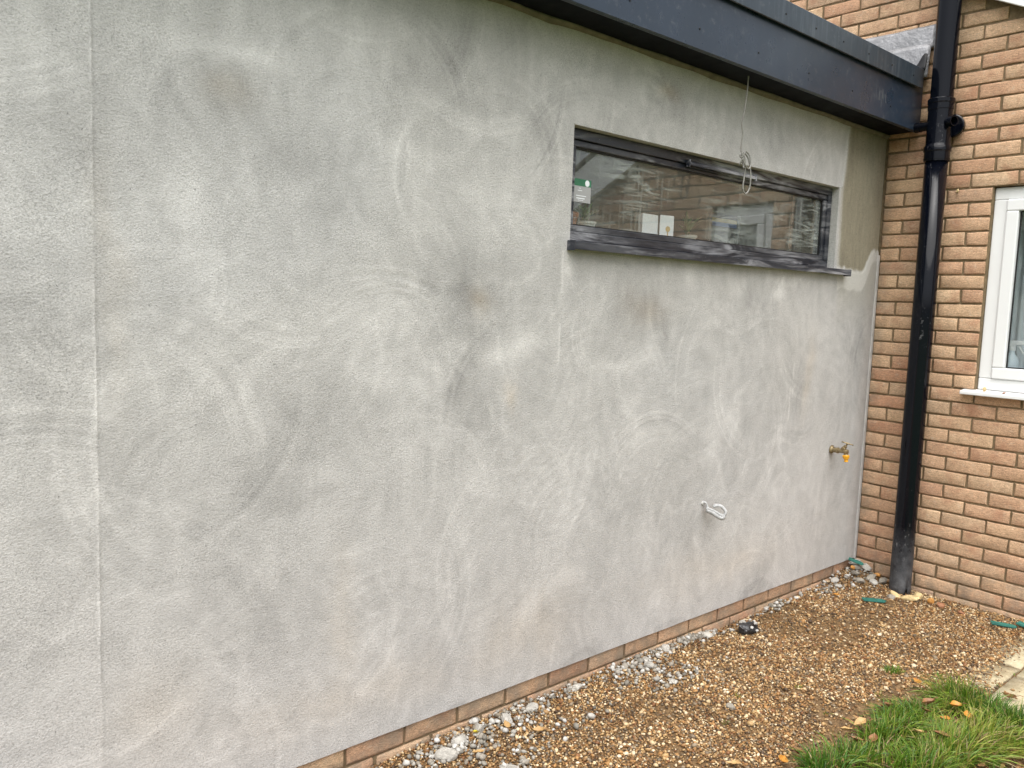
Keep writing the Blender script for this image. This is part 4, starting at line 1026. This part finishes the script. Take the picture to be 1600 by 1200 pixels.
# ------------------------------------------------------------------ gravel
ICO = None
def ico(sub):
    import bmesh
    bm = bmesh.new(); bmesh.ops.create_icosphere(bm, subdivisions=sub, radius=1.0)
    v = np.array([q.co[:] for q in bm.verts]); f = np.array([[q.index for q in p.verts] for p in bm.faces]); bm.free(); return v, f
def stones(name, P, S, mat, seed, squash=(1.0, 0.78, 0.55), sub=1, jit=0.16, sm=True):
    r = np.random.default_rng(seed); n = len(P); bv, bf = ico(sub)
    sc_ = S[:, None] * np.array(squash) * r.uniform(0.75, 1.25, (n, 3))
    v = bv[None] * (1 + r.uniform(-jit, jit, (n, len(bv), 1))) * sc_[:, None, :]
    yaw = r.uniform(0, 2 * pi, n); ti = r.normal(0, 0.35, (n, 2))
    c, s = np.cos(ti[:, 0]), np.sin(ti[:, 0]); v = np.stack([v[..., 0], v[..., 1] * c[:, None] - v[..., 2] * s[:, None], v[..., 1] * s[:, None] + v[..., 2] * c[:, None]], -1)
    c, s = np.cos(ti[:, 1]), np.sin(ti[:, 1]); v = np.stack([v[..., 0] * c[:, None] + v[..., 2] * s[:, None], v[..., 1], -v[..., 0] * s[:, None] + v[..., 2] * c[:, None]], -1)
    c, s = np.cos(yaw), np.sin(yaw); v = np.stack([v[..., 0] * c[:, None] - v[..., 1] * s[:, None], v[..., 0] * s[:, None] + v[..., 1] * c[:, None], v[..., 2]], -1)
    v = v + P[:, None, :]
    F = (bf[None] + (np.arange(n) * len(bv))[:, None, None]).reshape(-1, 3)
    return np_mesh(name, v.reshape(-1, 3), F, mat, smooth=sm)
gr = np.random.default_rng(3)
sp_ = 0.0082
ax = np.arange(-4.1, -0.004, sp_); ay = np.arange(-1.75, 0.012, sp_)
AX, AY = np.meshgrid(ax, ay); px = (AX + gr.uniform(-.5, .5, AX.shape) * sp_).ravel(); py = (AY + gr.uniform(-.5, .5, AX.shape) * sp_).ravel()
def slabcover(x, y): return (x > -1.12) & (y < -0.955)
ok = (py > 0.03 - 0.774 * (px + 3.23) - 0.42) & (py < 0.010) & (px < -0.006)
ok &= ~(slabcover(px, py) & (gr.random(len(px)) > 0.02 + 0.85 * (np.exp(-((py + 0.965) / 0.045) ** 2)) + 0.6 * np.exp(-((px + 1.02) / 0.10) ** 2) * (py > -1.1)))
bare = fbm(px, py, 3.5, 3, 77)
ok &= gr.random(len(px)) < np.clip(1.2 - 1.1 * sst(0.60, 0.76, bare), 0.40, 1)
ingrass = (py < -0.80) & (px < -1.22) & (px > -2.4)
ok &= ~(ingrass & (gr.random(len(px)) > 0.30))
px, py = px[ok], py[ok]
S = np.clip(gr.lognormal(math.log(0.0043), 0.38, len(px)), 0.0022, 0.0150)
onslab = slabcover(px, py) & (py > -1.53)
pz = np.where(onslab, 0.055, gh(px, py)) + S * 0.25
g_ = stones('gravel', np.stack([px, py, pz], -1), S, 'gravel', 4)
tag(g_, 'brown and cream pea gravel strip along the foot of the walls', 'gravel', kind='stuff')
print('stones', len(px))
# pale cement crumbs dropped along the foot of the rendered wall
cp = []
for cx_, cy_, rx, ry, n in [(-3.12, -.09, .16, .06, 260), (-2.93, -.10, .12, .07, 220), (-2.72, -.05, .14, .05, 150), (-2.45, -.02, .18, .03, 130), (-2.05, -.07, .14, .06, 300), (-1.95, -.22, .12, .05, 120), (-1.78, -.02, .12, .03, 160),
                           (-1.52, -.01, .10, .03, 170), (-.85, -.01, .14, .03, 110), (-.34, -.05, .12, .05, 130), (-.14, -.10, .1, .08, 90), (-2.9, -.27, .12, .05, 90), (-2.62, -.18, .2, .06, 80)]:
    cp.append(np.stack([gr.normal(cx_, rx * 0.8, n), np.minimum(gr.normal(cy_, ry * 0.75, n), 0.008)], -1))
cp = np.concatenate(cp); cp = cp[(cp[:, 0] < -0.02) & (gr.random(len(cp)) < 0.62)]
S = np.clip(gr.lognormal(math.log(0.0068), 0.38, len(cp)), 0.004, 0.016)
o = stones('cement_crumbs', np.stack([cp[:, 0], cp[:, 1], gh(cp[:, 0], cp[:, 1]) + S * 0.5 + 0.003], -1), S, 'crumbs', 6, (1, 0.85, 0.7), 1, 0.3, False)
tag(o, 'pale grey cement crumbs strewn on the gravel beside the brick plinth', 'rubble', kind='stuff')

# single lumps of rubble
def G(x, y, dz=0.0): return (x, y, float(gh(x, y)) + dz)
LM = [  # x, y, dz, size, material, label
    (-0.060, -0.030, .035, (.040, .030, .020), 'cement', 'pale grey cement lump topmost in the corner heap'),
    (-0.105, -0.060, .020, (.036, .028, .016), 'cement_dark', 'grey stone below the top of the corner heap'),
    (-0.045, -0.095, .024, (.045, .028, .017), 'cement', 'light angular cement piece in the corner heap beside the brick wall'),
    (-0.165, -0.085, .014, (.034, .024, .016), 'cement_dark', 'dull grey stone at the left foot of the corner heap'),
    (-0.115, -0.150, .014, (.046, .026, .015), 'cement_dark', 'long flat grey stone at the front of the corner heap'),
    (-0.150, -0.185, .010, (.030, .022, .013), 'cement', 'pale stone between the corner heap and the soil pipe'),
    (-0.215, -0.130, .010, (.036, .026, .017), 'cement_dark', 'tan grey stone in front of the corner heap'),
    (-0.085, -0.205, .012, (.040, .024, .016), 'cement_dark', 'flat brownish stone just left of the soil pipe foot'),
    (-0.140, -0.055, .026, (.018, .014, .014), 'orange', 'small orange stone within the corner heap'),
    (-0.055, -0.160, .018, (.020, .018, .014), 'orange', 'small orange stone between the heap and the brick wall'),
    (-0.290, -0.030, .010, (.030, .020, .014), 'cement', 'pale cement lump by the plinth just left of the corner heap'),
    (-0.340, -0.075, .008, (.030, .018, .012), 'cement', 'flat pale cement lump left of the corner heap, off the plinth'),
    (-0.175, -0.395, .010, (.060, .034, .020), 'flint', 'large cream yellow flint right in front of the soil pipe foot'),
    (-0.140, -0.425, .024, (.030, .028, .022), 'flint', 'pale knobbly flint on top of the large cream one by the pipe'),
    (-0.125, -0.487, .012, (.020, .018, .018), 'orange', 'rounded orange stone right of the cream flint'),
    (-0.140, -0.540, .010, (.026, .020, .016), 'brown', 'rounded reddish brown stone right of the orange one'),
    (-0.150, -0.650, .006, (.024, .014, .010), 'brown', 'flat brown stone alone by the foot of the brick wall'),
    (-0.250, -0.330, .006, (.026, .022, .016), 'cement_dark', 'grey stone between the green strip and the cream flint'),
    (-0.185, -0.325, .006, (.042, .026, .010), 'flint', 'flat sandy stone under the slotted foot of the soil pipe'),
    (-1.225, -0.040, .012, (.022, .016, .020), 'cement', 'upright pale cement shard beside the black plastic scrap'),
    (-1.500, -0.025, .008, (.030, .022, .014), 'cement', 'pale cement lump by the plinth left of the black plastic scrap'),
    (-1.800, -0.025, .008, (.032, .022, .016), 'cement', 'pale cement lump by the plinth under the folded cable end'),
    (-2.000, -0.090, .008, (.030, .024, .016), 'cement', 'pale cement lump a little off the plinth in the widest crumb patch'),
    (-2.030, -0.235, .006, (.024, .020, .012), 'cement', 'pale cement lump farthest from the plinth'),
    (-2.380, -0.030, .008, (.042, .020, .013), 'cement', 'long pale cement lump close against the plinth'),
    (-2.640, -0.050, .008, (.034, .024, .016), 'cement', 'pale cement lump by the plinth right of the tan leaves'),
    (-2.770, -0.060, .010, (.022, .032, .022), 'cement', 'upright pale cement lump beside the two tan leaves'),
    (-2.890, -0.050, .010, (.034, .022, .020), 'cement', 'pale cement lump touching the yellow leaf'),
    (-2.995, -0.070, .010, (.032, .024, .018), 'cement', 'pale cement lump left of the yellow leaf'),
    (-3.080, -0.110, .012, (.042, .034, .022), 'cement', 'largest pale cement lump at the bottom edge of the picture'),
    (-2.945, -0.280, .004, (.050, .036, .012), 'cement', 'flat pale cement slab piece half sunk in the gravel at the bottom edge'),
    (-2.010, -0.500, .004, (.022, .018, .012), 'cement_dark', 'single grey stone out in the open gravel'),
]
for i, (x, y, dz, sz, mt, lb) in enumerate(LM):
    lump('stone' if mt != 'cement' else 'cement_lump', G(x, y, dz), sz, mt, 100 + i, lb, 'stone' if mt != 'cement' else 'rubble', 'loose stones and rubble by the walls')
chip('plastic_strip', G(-0.385, -0.300, .006), (.125, .036, .007), -0.75, 'green', 'green plastic packer strip on gravel left of the soil pipe foot', 'packer')
chip('plastic_strip', G(-0.170, -0.855, .008), (.115, .034, .007), -1.05, 'green', 'dark green plastic packer strip lying near the foot of the brick wall', 'packer')
chip('plastic_strip', G(-0.120, -0.960, .010), (.13, .038, .007), -1.75, 'green', 'green plastic packer strip cut by the right edge', 'packer', tilt=0.1)
chip('plastic_strip', G(-0.115, -0.060, .052), (.085, .030, .005), -1.2, 'green', 'small green plastic packer wedged in the corner stone heap', 'packer', tilt=0.25)

# crumpled scrap of black plastic
bgo = empty('plastic_scrap', G(-1.285, -0.100, 0)); tag(bgo, 'crumpled shiny black plastic scrap on gravel near the plinth', 'litter')
import bmesh
bm = bmesh.new(); bmesh.ops.create_icosphere(bm, subdivisions=4, radius=1.0); rr_ = np.random.default_rng(8)
pls = [(Vector(rr_.normal(size=3)).normalized(), rr_.uniform(0.45, 0.8)) for _ in range(16)]
for v in bm.verts:
    c = v.co.copy()
    for n_, d_ in pls:
        q = c.dot(n_)
        if q > d_: c -= n_ * (q - d_) * 1.15
    c += v.co * 0.16 * (float(fbm(np.array(v.co.x * 1.0 + v.co.z), np.array(v.co.y + 0.3 * v.co.z), 4, 3, 9)) - 0.5)
    k = 1.25 - 0.55 * max(0, c.z)
    v.co = Vector((c.x * 0.062 * k, c.y * 0.045 * k, max(c.z, -0.25) * 0.062 + 0.014))
me = bpy.data.meshes.new('crumpled_film'); bm.to_mesh(me); bm.free(); me.materials.append(M['bag'])
o = bpy.data.objects.new('crumpled_film', me); COL.objects.link(o); o.parent = bgo
for i, (x, y, z, s) in enumerate([(0.03, -0.03, 0.05, .014), (-0.02, -0.042, 0.045, .012), (0.055, -0.006, 0.045, .011), (0.02, -0.046, 0.022, .013), (-0.005, -0.02, .072, .010)]):
    l_ = lump('stuck_crumb', (x, y, z), (s, s * .8, s * .5), 'bag2', 60 + i, sub=1); l_.parent = bgo

# ------------------------------------------------------------------ fallen leaves
def leaf(x, y, L_, rz, mat, label, curl=0.4, dz=0.012, tilt=(0.1, 0.1)):
    L_ *= 0.9
    z = 0.064 if (x > -1.22 and y < -1.09) else float(gh(x, y))
    e = empty('fallen_leaf', (x, y, z + dz)); e.rotation_euler = (tilt[0], tilt[1], rz); tag(e, label, 'leaf', 'fallen autumn leaves')
    n = 9; v = []; f = []; r = random.Random(label)
    for i in range(n):
        t = i / (n - 1); wd = L_ * 0.30 * sin(pi * t ** 0.75) ** 1.15 * (1 + r.uniform(-0.14, 0.14))
        for j in range(5):
            s = (j - 2) / 2
            v.append((L_ * (t - 0.5), wd * s, curl * L_ * ((t - 0.5) ** 2 * 1.2 + 0.35 * abs(s) ** 1.6 * sin(pi * t)) + r.uniform(-.0012, .0012)))
    for i in range(n - 1):
        for j in range(4): f.append((i * 5 + j, (i + 1) * 5 + j, (i + 1) * 5 + j + 1, i * 5 + j + 1))
    mb = MB(); mb.add(v, f); mb.build('blade', mat, e, True)
    mb = MB(); mb.tube([(-L_ * 0.5, 0, curl * L_ * 0.3), (-L_ * 0.62, 0.002, curl * L_ * 0.38), (-L_ * 0.76, 0.006, curl * L_ * 0.36)], [0.0011, 0.001, 0.0014], 5); mb.build('stalk', 'leaf_brown', e, True)
for a in [(-2.915, -.070, .042, 0.3, 'leaf_yellow', 'bright yellow leaf lying by the plinth at the bottom'),
          (-2.798, -.095, .050, 1.2, 'leaf_tan', 'tan leaf on rubble right of the yellow leaf'),
          (-2.727, -.185, .050, 2.2, 'leaf_tan', 'tan leaf on open gravel farthest right of the three by the yellow one'),
          (-2.984, -.165, .052, 2.9, 'leaf_tan', 'tan leaf below the yellow leaf near the bottom edge'),
          (-1.410, -.040, .045, 0.8, 'leaf_orange', 'small orange leaf propped against the plinth left of the black scrap'),
          (-0.490, -.140, .045, 2.0, 'leaf_orange', 'orange leaf on gravel left of the corner heap'),
          (-1.430, -1.135, .060, 0.5, 'leaf_orange', 'bright orange leaf in the middle of the grass'),
          (-1.525, -1.095, .045, 1.5, 'leaf_orange', 'small orange leaf just left of the bright orange one in the grass'),
          (-1.385, -1.075, .060, 2.6, 'leaf_orange', 'amber leaf half hidden in grass above the bright orange one'),
          (-1.267, -.885, .055, 0.9, 'leaf_orange', 'orange brown leaf on gravel at the top edge of the grass'),
          (-1.134, -1.030, .060, 0.2, 'leaf_brown', 'brown leaf nested in the tallest grass tuft by the paving'),
          (-1.075, -1.165, .075, 2.4, 'leaf_brown', 'curled brown leaf on the paving slab by the grass'),
          (-1.800, -.905, .062, 2.7, 'leaf_tan', 'tan leaf at the left edge of the grass, upper of two'),
          (-1.885, -.895, .060, 2.5, 'leaf_tan', 'tan leaf at the left edge of the grass, lower of two'),
          (-1.596, -.920, .060, 0.1, 'leaf_brown', 'russet leaf in thin grass near the gravel edge'),
          (-1.655, -1.130, .070, 2.2, 'leaf_brown', 'long brown leaf lying in the lower right grass'),
          (-1.700, -1.070, .050, 1.4, 'leaf_tan', 'pale brown leaf left of the long brown one in the grass'),
          (-2.195, -.830, .065, 0.4, 'leaf_orange', 'orange leaf on gravel left of the bottom grass tuft'),
          (-2.110, -.835, .060, 1.2, 'leaf_brown', 'brown leaf against the bottom grass tuft'),
          (-2.360, -.745, .060, 2.0, 'leaf_tan', 'tan leaf cut by the bottom edge of the picture'),
          (-1.440, -1.000, .070, 2.8, 'leaf_brown', 'dark brown leaf in the bare hollow between grass tufts'),
          (-1.520, -1.020, .060, 1.0, 'leaf_brown', 'dull brown leaf left of the dark one in the grass hollow'),
          (-1.860, -.985, .055, 0.3, 'leaf_brown', 'brown leaf beside the two tan leaves, deeper in the grass'),
          (-1.920, -.950, .055, 1.9, 'leaf_brown', 'brown leaf on soil between the lower tan leaf and bottom tuft')]:
    r = random.Random(a[5])
    ing = a[1] < -0.86 and a[0] > -2.0 and a[0] < -1.2
    leaf(*a, curl=r.uniform(0.35, 0.9), dz=0.014 + (0.034 if ing else 0) - (0.010 if a[0] > -1.1 and a[1] < -1.1 else 0), tilt=(r.uniform(-.35, .35), r.uniform(-.35, .35)))

# ------------------------------------------------------------------ grass
gg = np.random.default_rng(17)
GSC = 1.0
cl = []   # x, y, radius, blades, length, lean direction, hue
def clump(x, y, rad, n, L_, dx=0, dy=0, hue=0.5): cl.append((x, y, rad * 0.85, int(n * GSC), L_, dx, dy, hue))
clump(-1.23, -1.02, .10, 520, .110, -.25, .1, .45); clump(-1.30, -1.07, .09, 320, .10, -.3, .05, .6); clump(-1.25, -1.15, .10, 420, .10, -.1, -.1, .25)
clump(-1.29, -1.25, .10, 420, .10, -.1, 0, .2); clump(-1.33, -1.26, .11, 380, .11, -.2, 0, .3); clump(-1.57, -.96, .10, 300, .08, -.3, .2, .3); clump(-1.49, -.98, .08, 240, .075, -.2, .1, .25)
clump(-1.62, -.985, .09, 300, .09, .1, -.3, .4); clump(-1.70, -1.00, .10, 380, .10, .2, -.25, .45); clump(-1.78, -.97, .08, 240, .085, 0, -.1, .4); clump(-1.56, -1.06, .06, 160, .08, .2, -.2, .5)
clump(-1.60, -1.20, .12, 480, .12, .35, -.2, .62); clump(-1.48, -1.24, .12, 480, .12, .3, -.25, .74); clump(-1.40, -1.19, .08, 240, .10, .2, -.1, .75); clump(-1.72, -1.17, .10, 320, .10, .2, -.1, .6)
clump(-2.13, -.95, .09, 420, .09, -.1, 0, .2); clump(-1.99, -.97, .09, 320, .09, 0, -.1, .35); clump(-1.90, -1.05, .11, 340, .09, .1, -.1, .45); clump(-1.30, -1.06, .06, 150, .07, -.2, 0, .8)
clump(-1.37, -1.01, .06, 110, .065, -.2, .1, .7); clump(-1.85, -1.15, .10, 300, .1, .1, -.1, .4); clump(-1.42, -.935, .05, 60, .05, -.2, .2, .35)
for k in range(36):
    x = gg.uniform(-2.6, -1.24); y = gg.uniform(-1.9, -0.93)
    if y > -0.93 - 0.9 * max(0, (-1.9 - x)): continue
    clump(x, y, gg.uniform(.03, .09), int(gg.uniform(8, 34)) if y > -1.35 else 70, gg.uniform(.05, .1), gg.normal(0, .2), gg.normal(0, .2), gg.uniform(.15, .9))
for (x, y) in [(-1.16, -.73), (-1.13, -.75)]: clump(x, y, .030, 46, .035, 0, 0, .4)
for (x, y) in [(-1.913, -.46), (-1.628, -.56), (-2.12, -.55), (-1.75, -.75), (-1.42, -.80), (-1.02, -.87), (-1.17, -1.09), (-.95, -1.09), (-.78, -1.10)]: clump(x, y, .016, 12, .022, 0, 0, .5)
VV = []; FF = []; CC = []; off = 0
for (x, y, rad, n, L_, dx, dy, hue) in cl:
    a = gg.uniform(0, 2 * pi, n); rr = rad * np.sqrt(gg.random(n)); bx = x + rr * np.cos(a); by = y + rr * np.sin(a)
    okb = ~((bx > -1.155) & (by < -1.095) & (by > -1.53)) | (gg.random(n) < 0.0)
    bx, by, a, rr = bx[okb], by[okb], a[okb], rr[okb]; n = len(bx)
    if n == 0: continue
    d = np.stack([np.cos(a) * rr / rad * 0.8 + dx * 1.6 + gg.normal(0, .35, n), np.sin(a) * rr / rad * 0.8 + dy * 1.6 + gg.normal(0, .35, n)], -1)
    ln = 0.86 * L_ * gg.uniform(0.5, 1.45, n); le = np.hypot(d[:, 0], d[:, 1]); dn = d / le[:, None]; le = np.clip(le * 1.45, 0.3, 1.8)
    wv = np.stack([-dn[:, 1], dn[:, 0]], -1); tw = gg.normal(0, .5, n); wdt = gg.uniform(.0010, .0026, n)
    z0 = np.where((bx > -1.22) & (by < -0.9), 0.045, gh(bx, by))
    pts = []
    for i in range(5):
        t = i / 4; hgt_ = ln * (t - 0.42 * le * t * t) ; out = ln * le * 0.55 * t ** 1.7
        c = np.stack([bx + dn[:, 0] * out, by + dn[:, 1] * out, z0 + np.maximum(hgt_, 0.002 + 0.2 * ln * t)], -1)
        k = wdt * (1 - t ** 1.6) + 0.00015
        s = np.stack([wv[:, 0] * k, wv[:, 1] * k, tw * k], -1)
        pts += [c - s, c + s]
    v = np.stack(pts, 1)
    base = np.array([[0.035, 0.105, 0.008], [0.080, 0.180, 0.012], [0.175, 0.25, 0.022], [0.34, 0.31, 0.07]])
    hb = np.clip(hue + gg.normal(0, .22, n), 0, 1) * 3; i0 = np.clip(hb.astype(int), 0, 2); fr_ = (hb - i0)[:, None]
    c = base[i0] * (1 - fr_) + base[i0 + 1] * fr_; c = c * gg.uniform(.75, 1.3, (n, 1))
    dead = gg.random(n) < 0.10; c[dead] = np.array([0.36, 0.27, 0.12]) * gg.uniform(.6, 1.1, (dead.sum(), 1))
    f = np.array([[2 * i, 2 * i + 1, 2 * i + 3, 2 * i + 2] for i in range(4)])
    FF.append((f[None] + (np.arange(n) * 10)[:, None, None]).reshape(-1, 4) + off); VV.append(v.reshape(-1, 3)); CC.append(np.repeat(c, 10, 0)); off += n * 10
VV = np.concatenate(VV); FF = np.concatenate(FF); CC = np.concatenate(CC)
go = np_mesh('grass', VV, FF, 'grass', smooth=True)
at = go.data.color_attributes.new('tint', 'FLOAT_COLOR', 'POINT')
at.data.foreach_set('color', np.concatenate([np.clip(CC, 0, 1), np.ones((len(CC), 1))], -1).astype(np.float32).ravel())
tag(go, 'long green and straw coloured grass tufts at the lawn edge', 'grass', kind='stuff')
print('blades', len(FF) // 4)

# dead leaf scraps and twigs trodden into the lawn edge
lr = np.random.default_rng(23); n = 900
lx_ = lr.uniform(-2.5, -1.2, n); ly_ = lr.uniform(-1.5, -0.80, n)
k_ = (ly_ < -0.83 - 0.75 * np.maximum(0, -1.95 - lx_)) & ((fbm(lx_, ly_, 5, 3, 44) > 0.46) | (lr.random(n) < 0.3))
lx_, ly_ = lx_[k_], ly_[k_]; n = len(lx_)
L1 = lr.uniform(0.007, 0.022, n); yw = lr.uniform(0, 2 * pi, n); q = np.array([[-1, -.1], [-.3, -.45], [.5, -.4], [1, .05], [.4, .42], [-.4, .38]])
vx = q[None, :, 0] * L1[:, None]; vy = q[None, :, 1] * L1[:, None] * lr.uniform(.5, 1.2, (n, 1)); vz = lr.uniform(-.25, .5, (n, 6)) * L1[:, None]
P_ = np.stack([lx_[:, None] + vx * np.cos(yw)[:, None] - vy * np.sin(yw)[:, None], ly_[:, None] + vx * np.sin(yw)[:, None] + vy * np.cos(yw)[:, None], gh(lx_, ly_)[:, None] + 0.008 + lr.uniform(0, .012, (n, 1)) + vz], -1)
F_ = np.array([[0, 1, 5], [1, 4, 5], [1, 2, 4], [2, 3, 4]])
lo_ = np_mesh('leaf_litter', P_.reshape(-1, 3), (F_[None] + (np.arange(n) * 6)[:, None, None]).reshape(-1, 3), 'litter')
tag(lo_, 'brown scraps of dead leaf scattered through the grass', 'litter', kind='stuff')
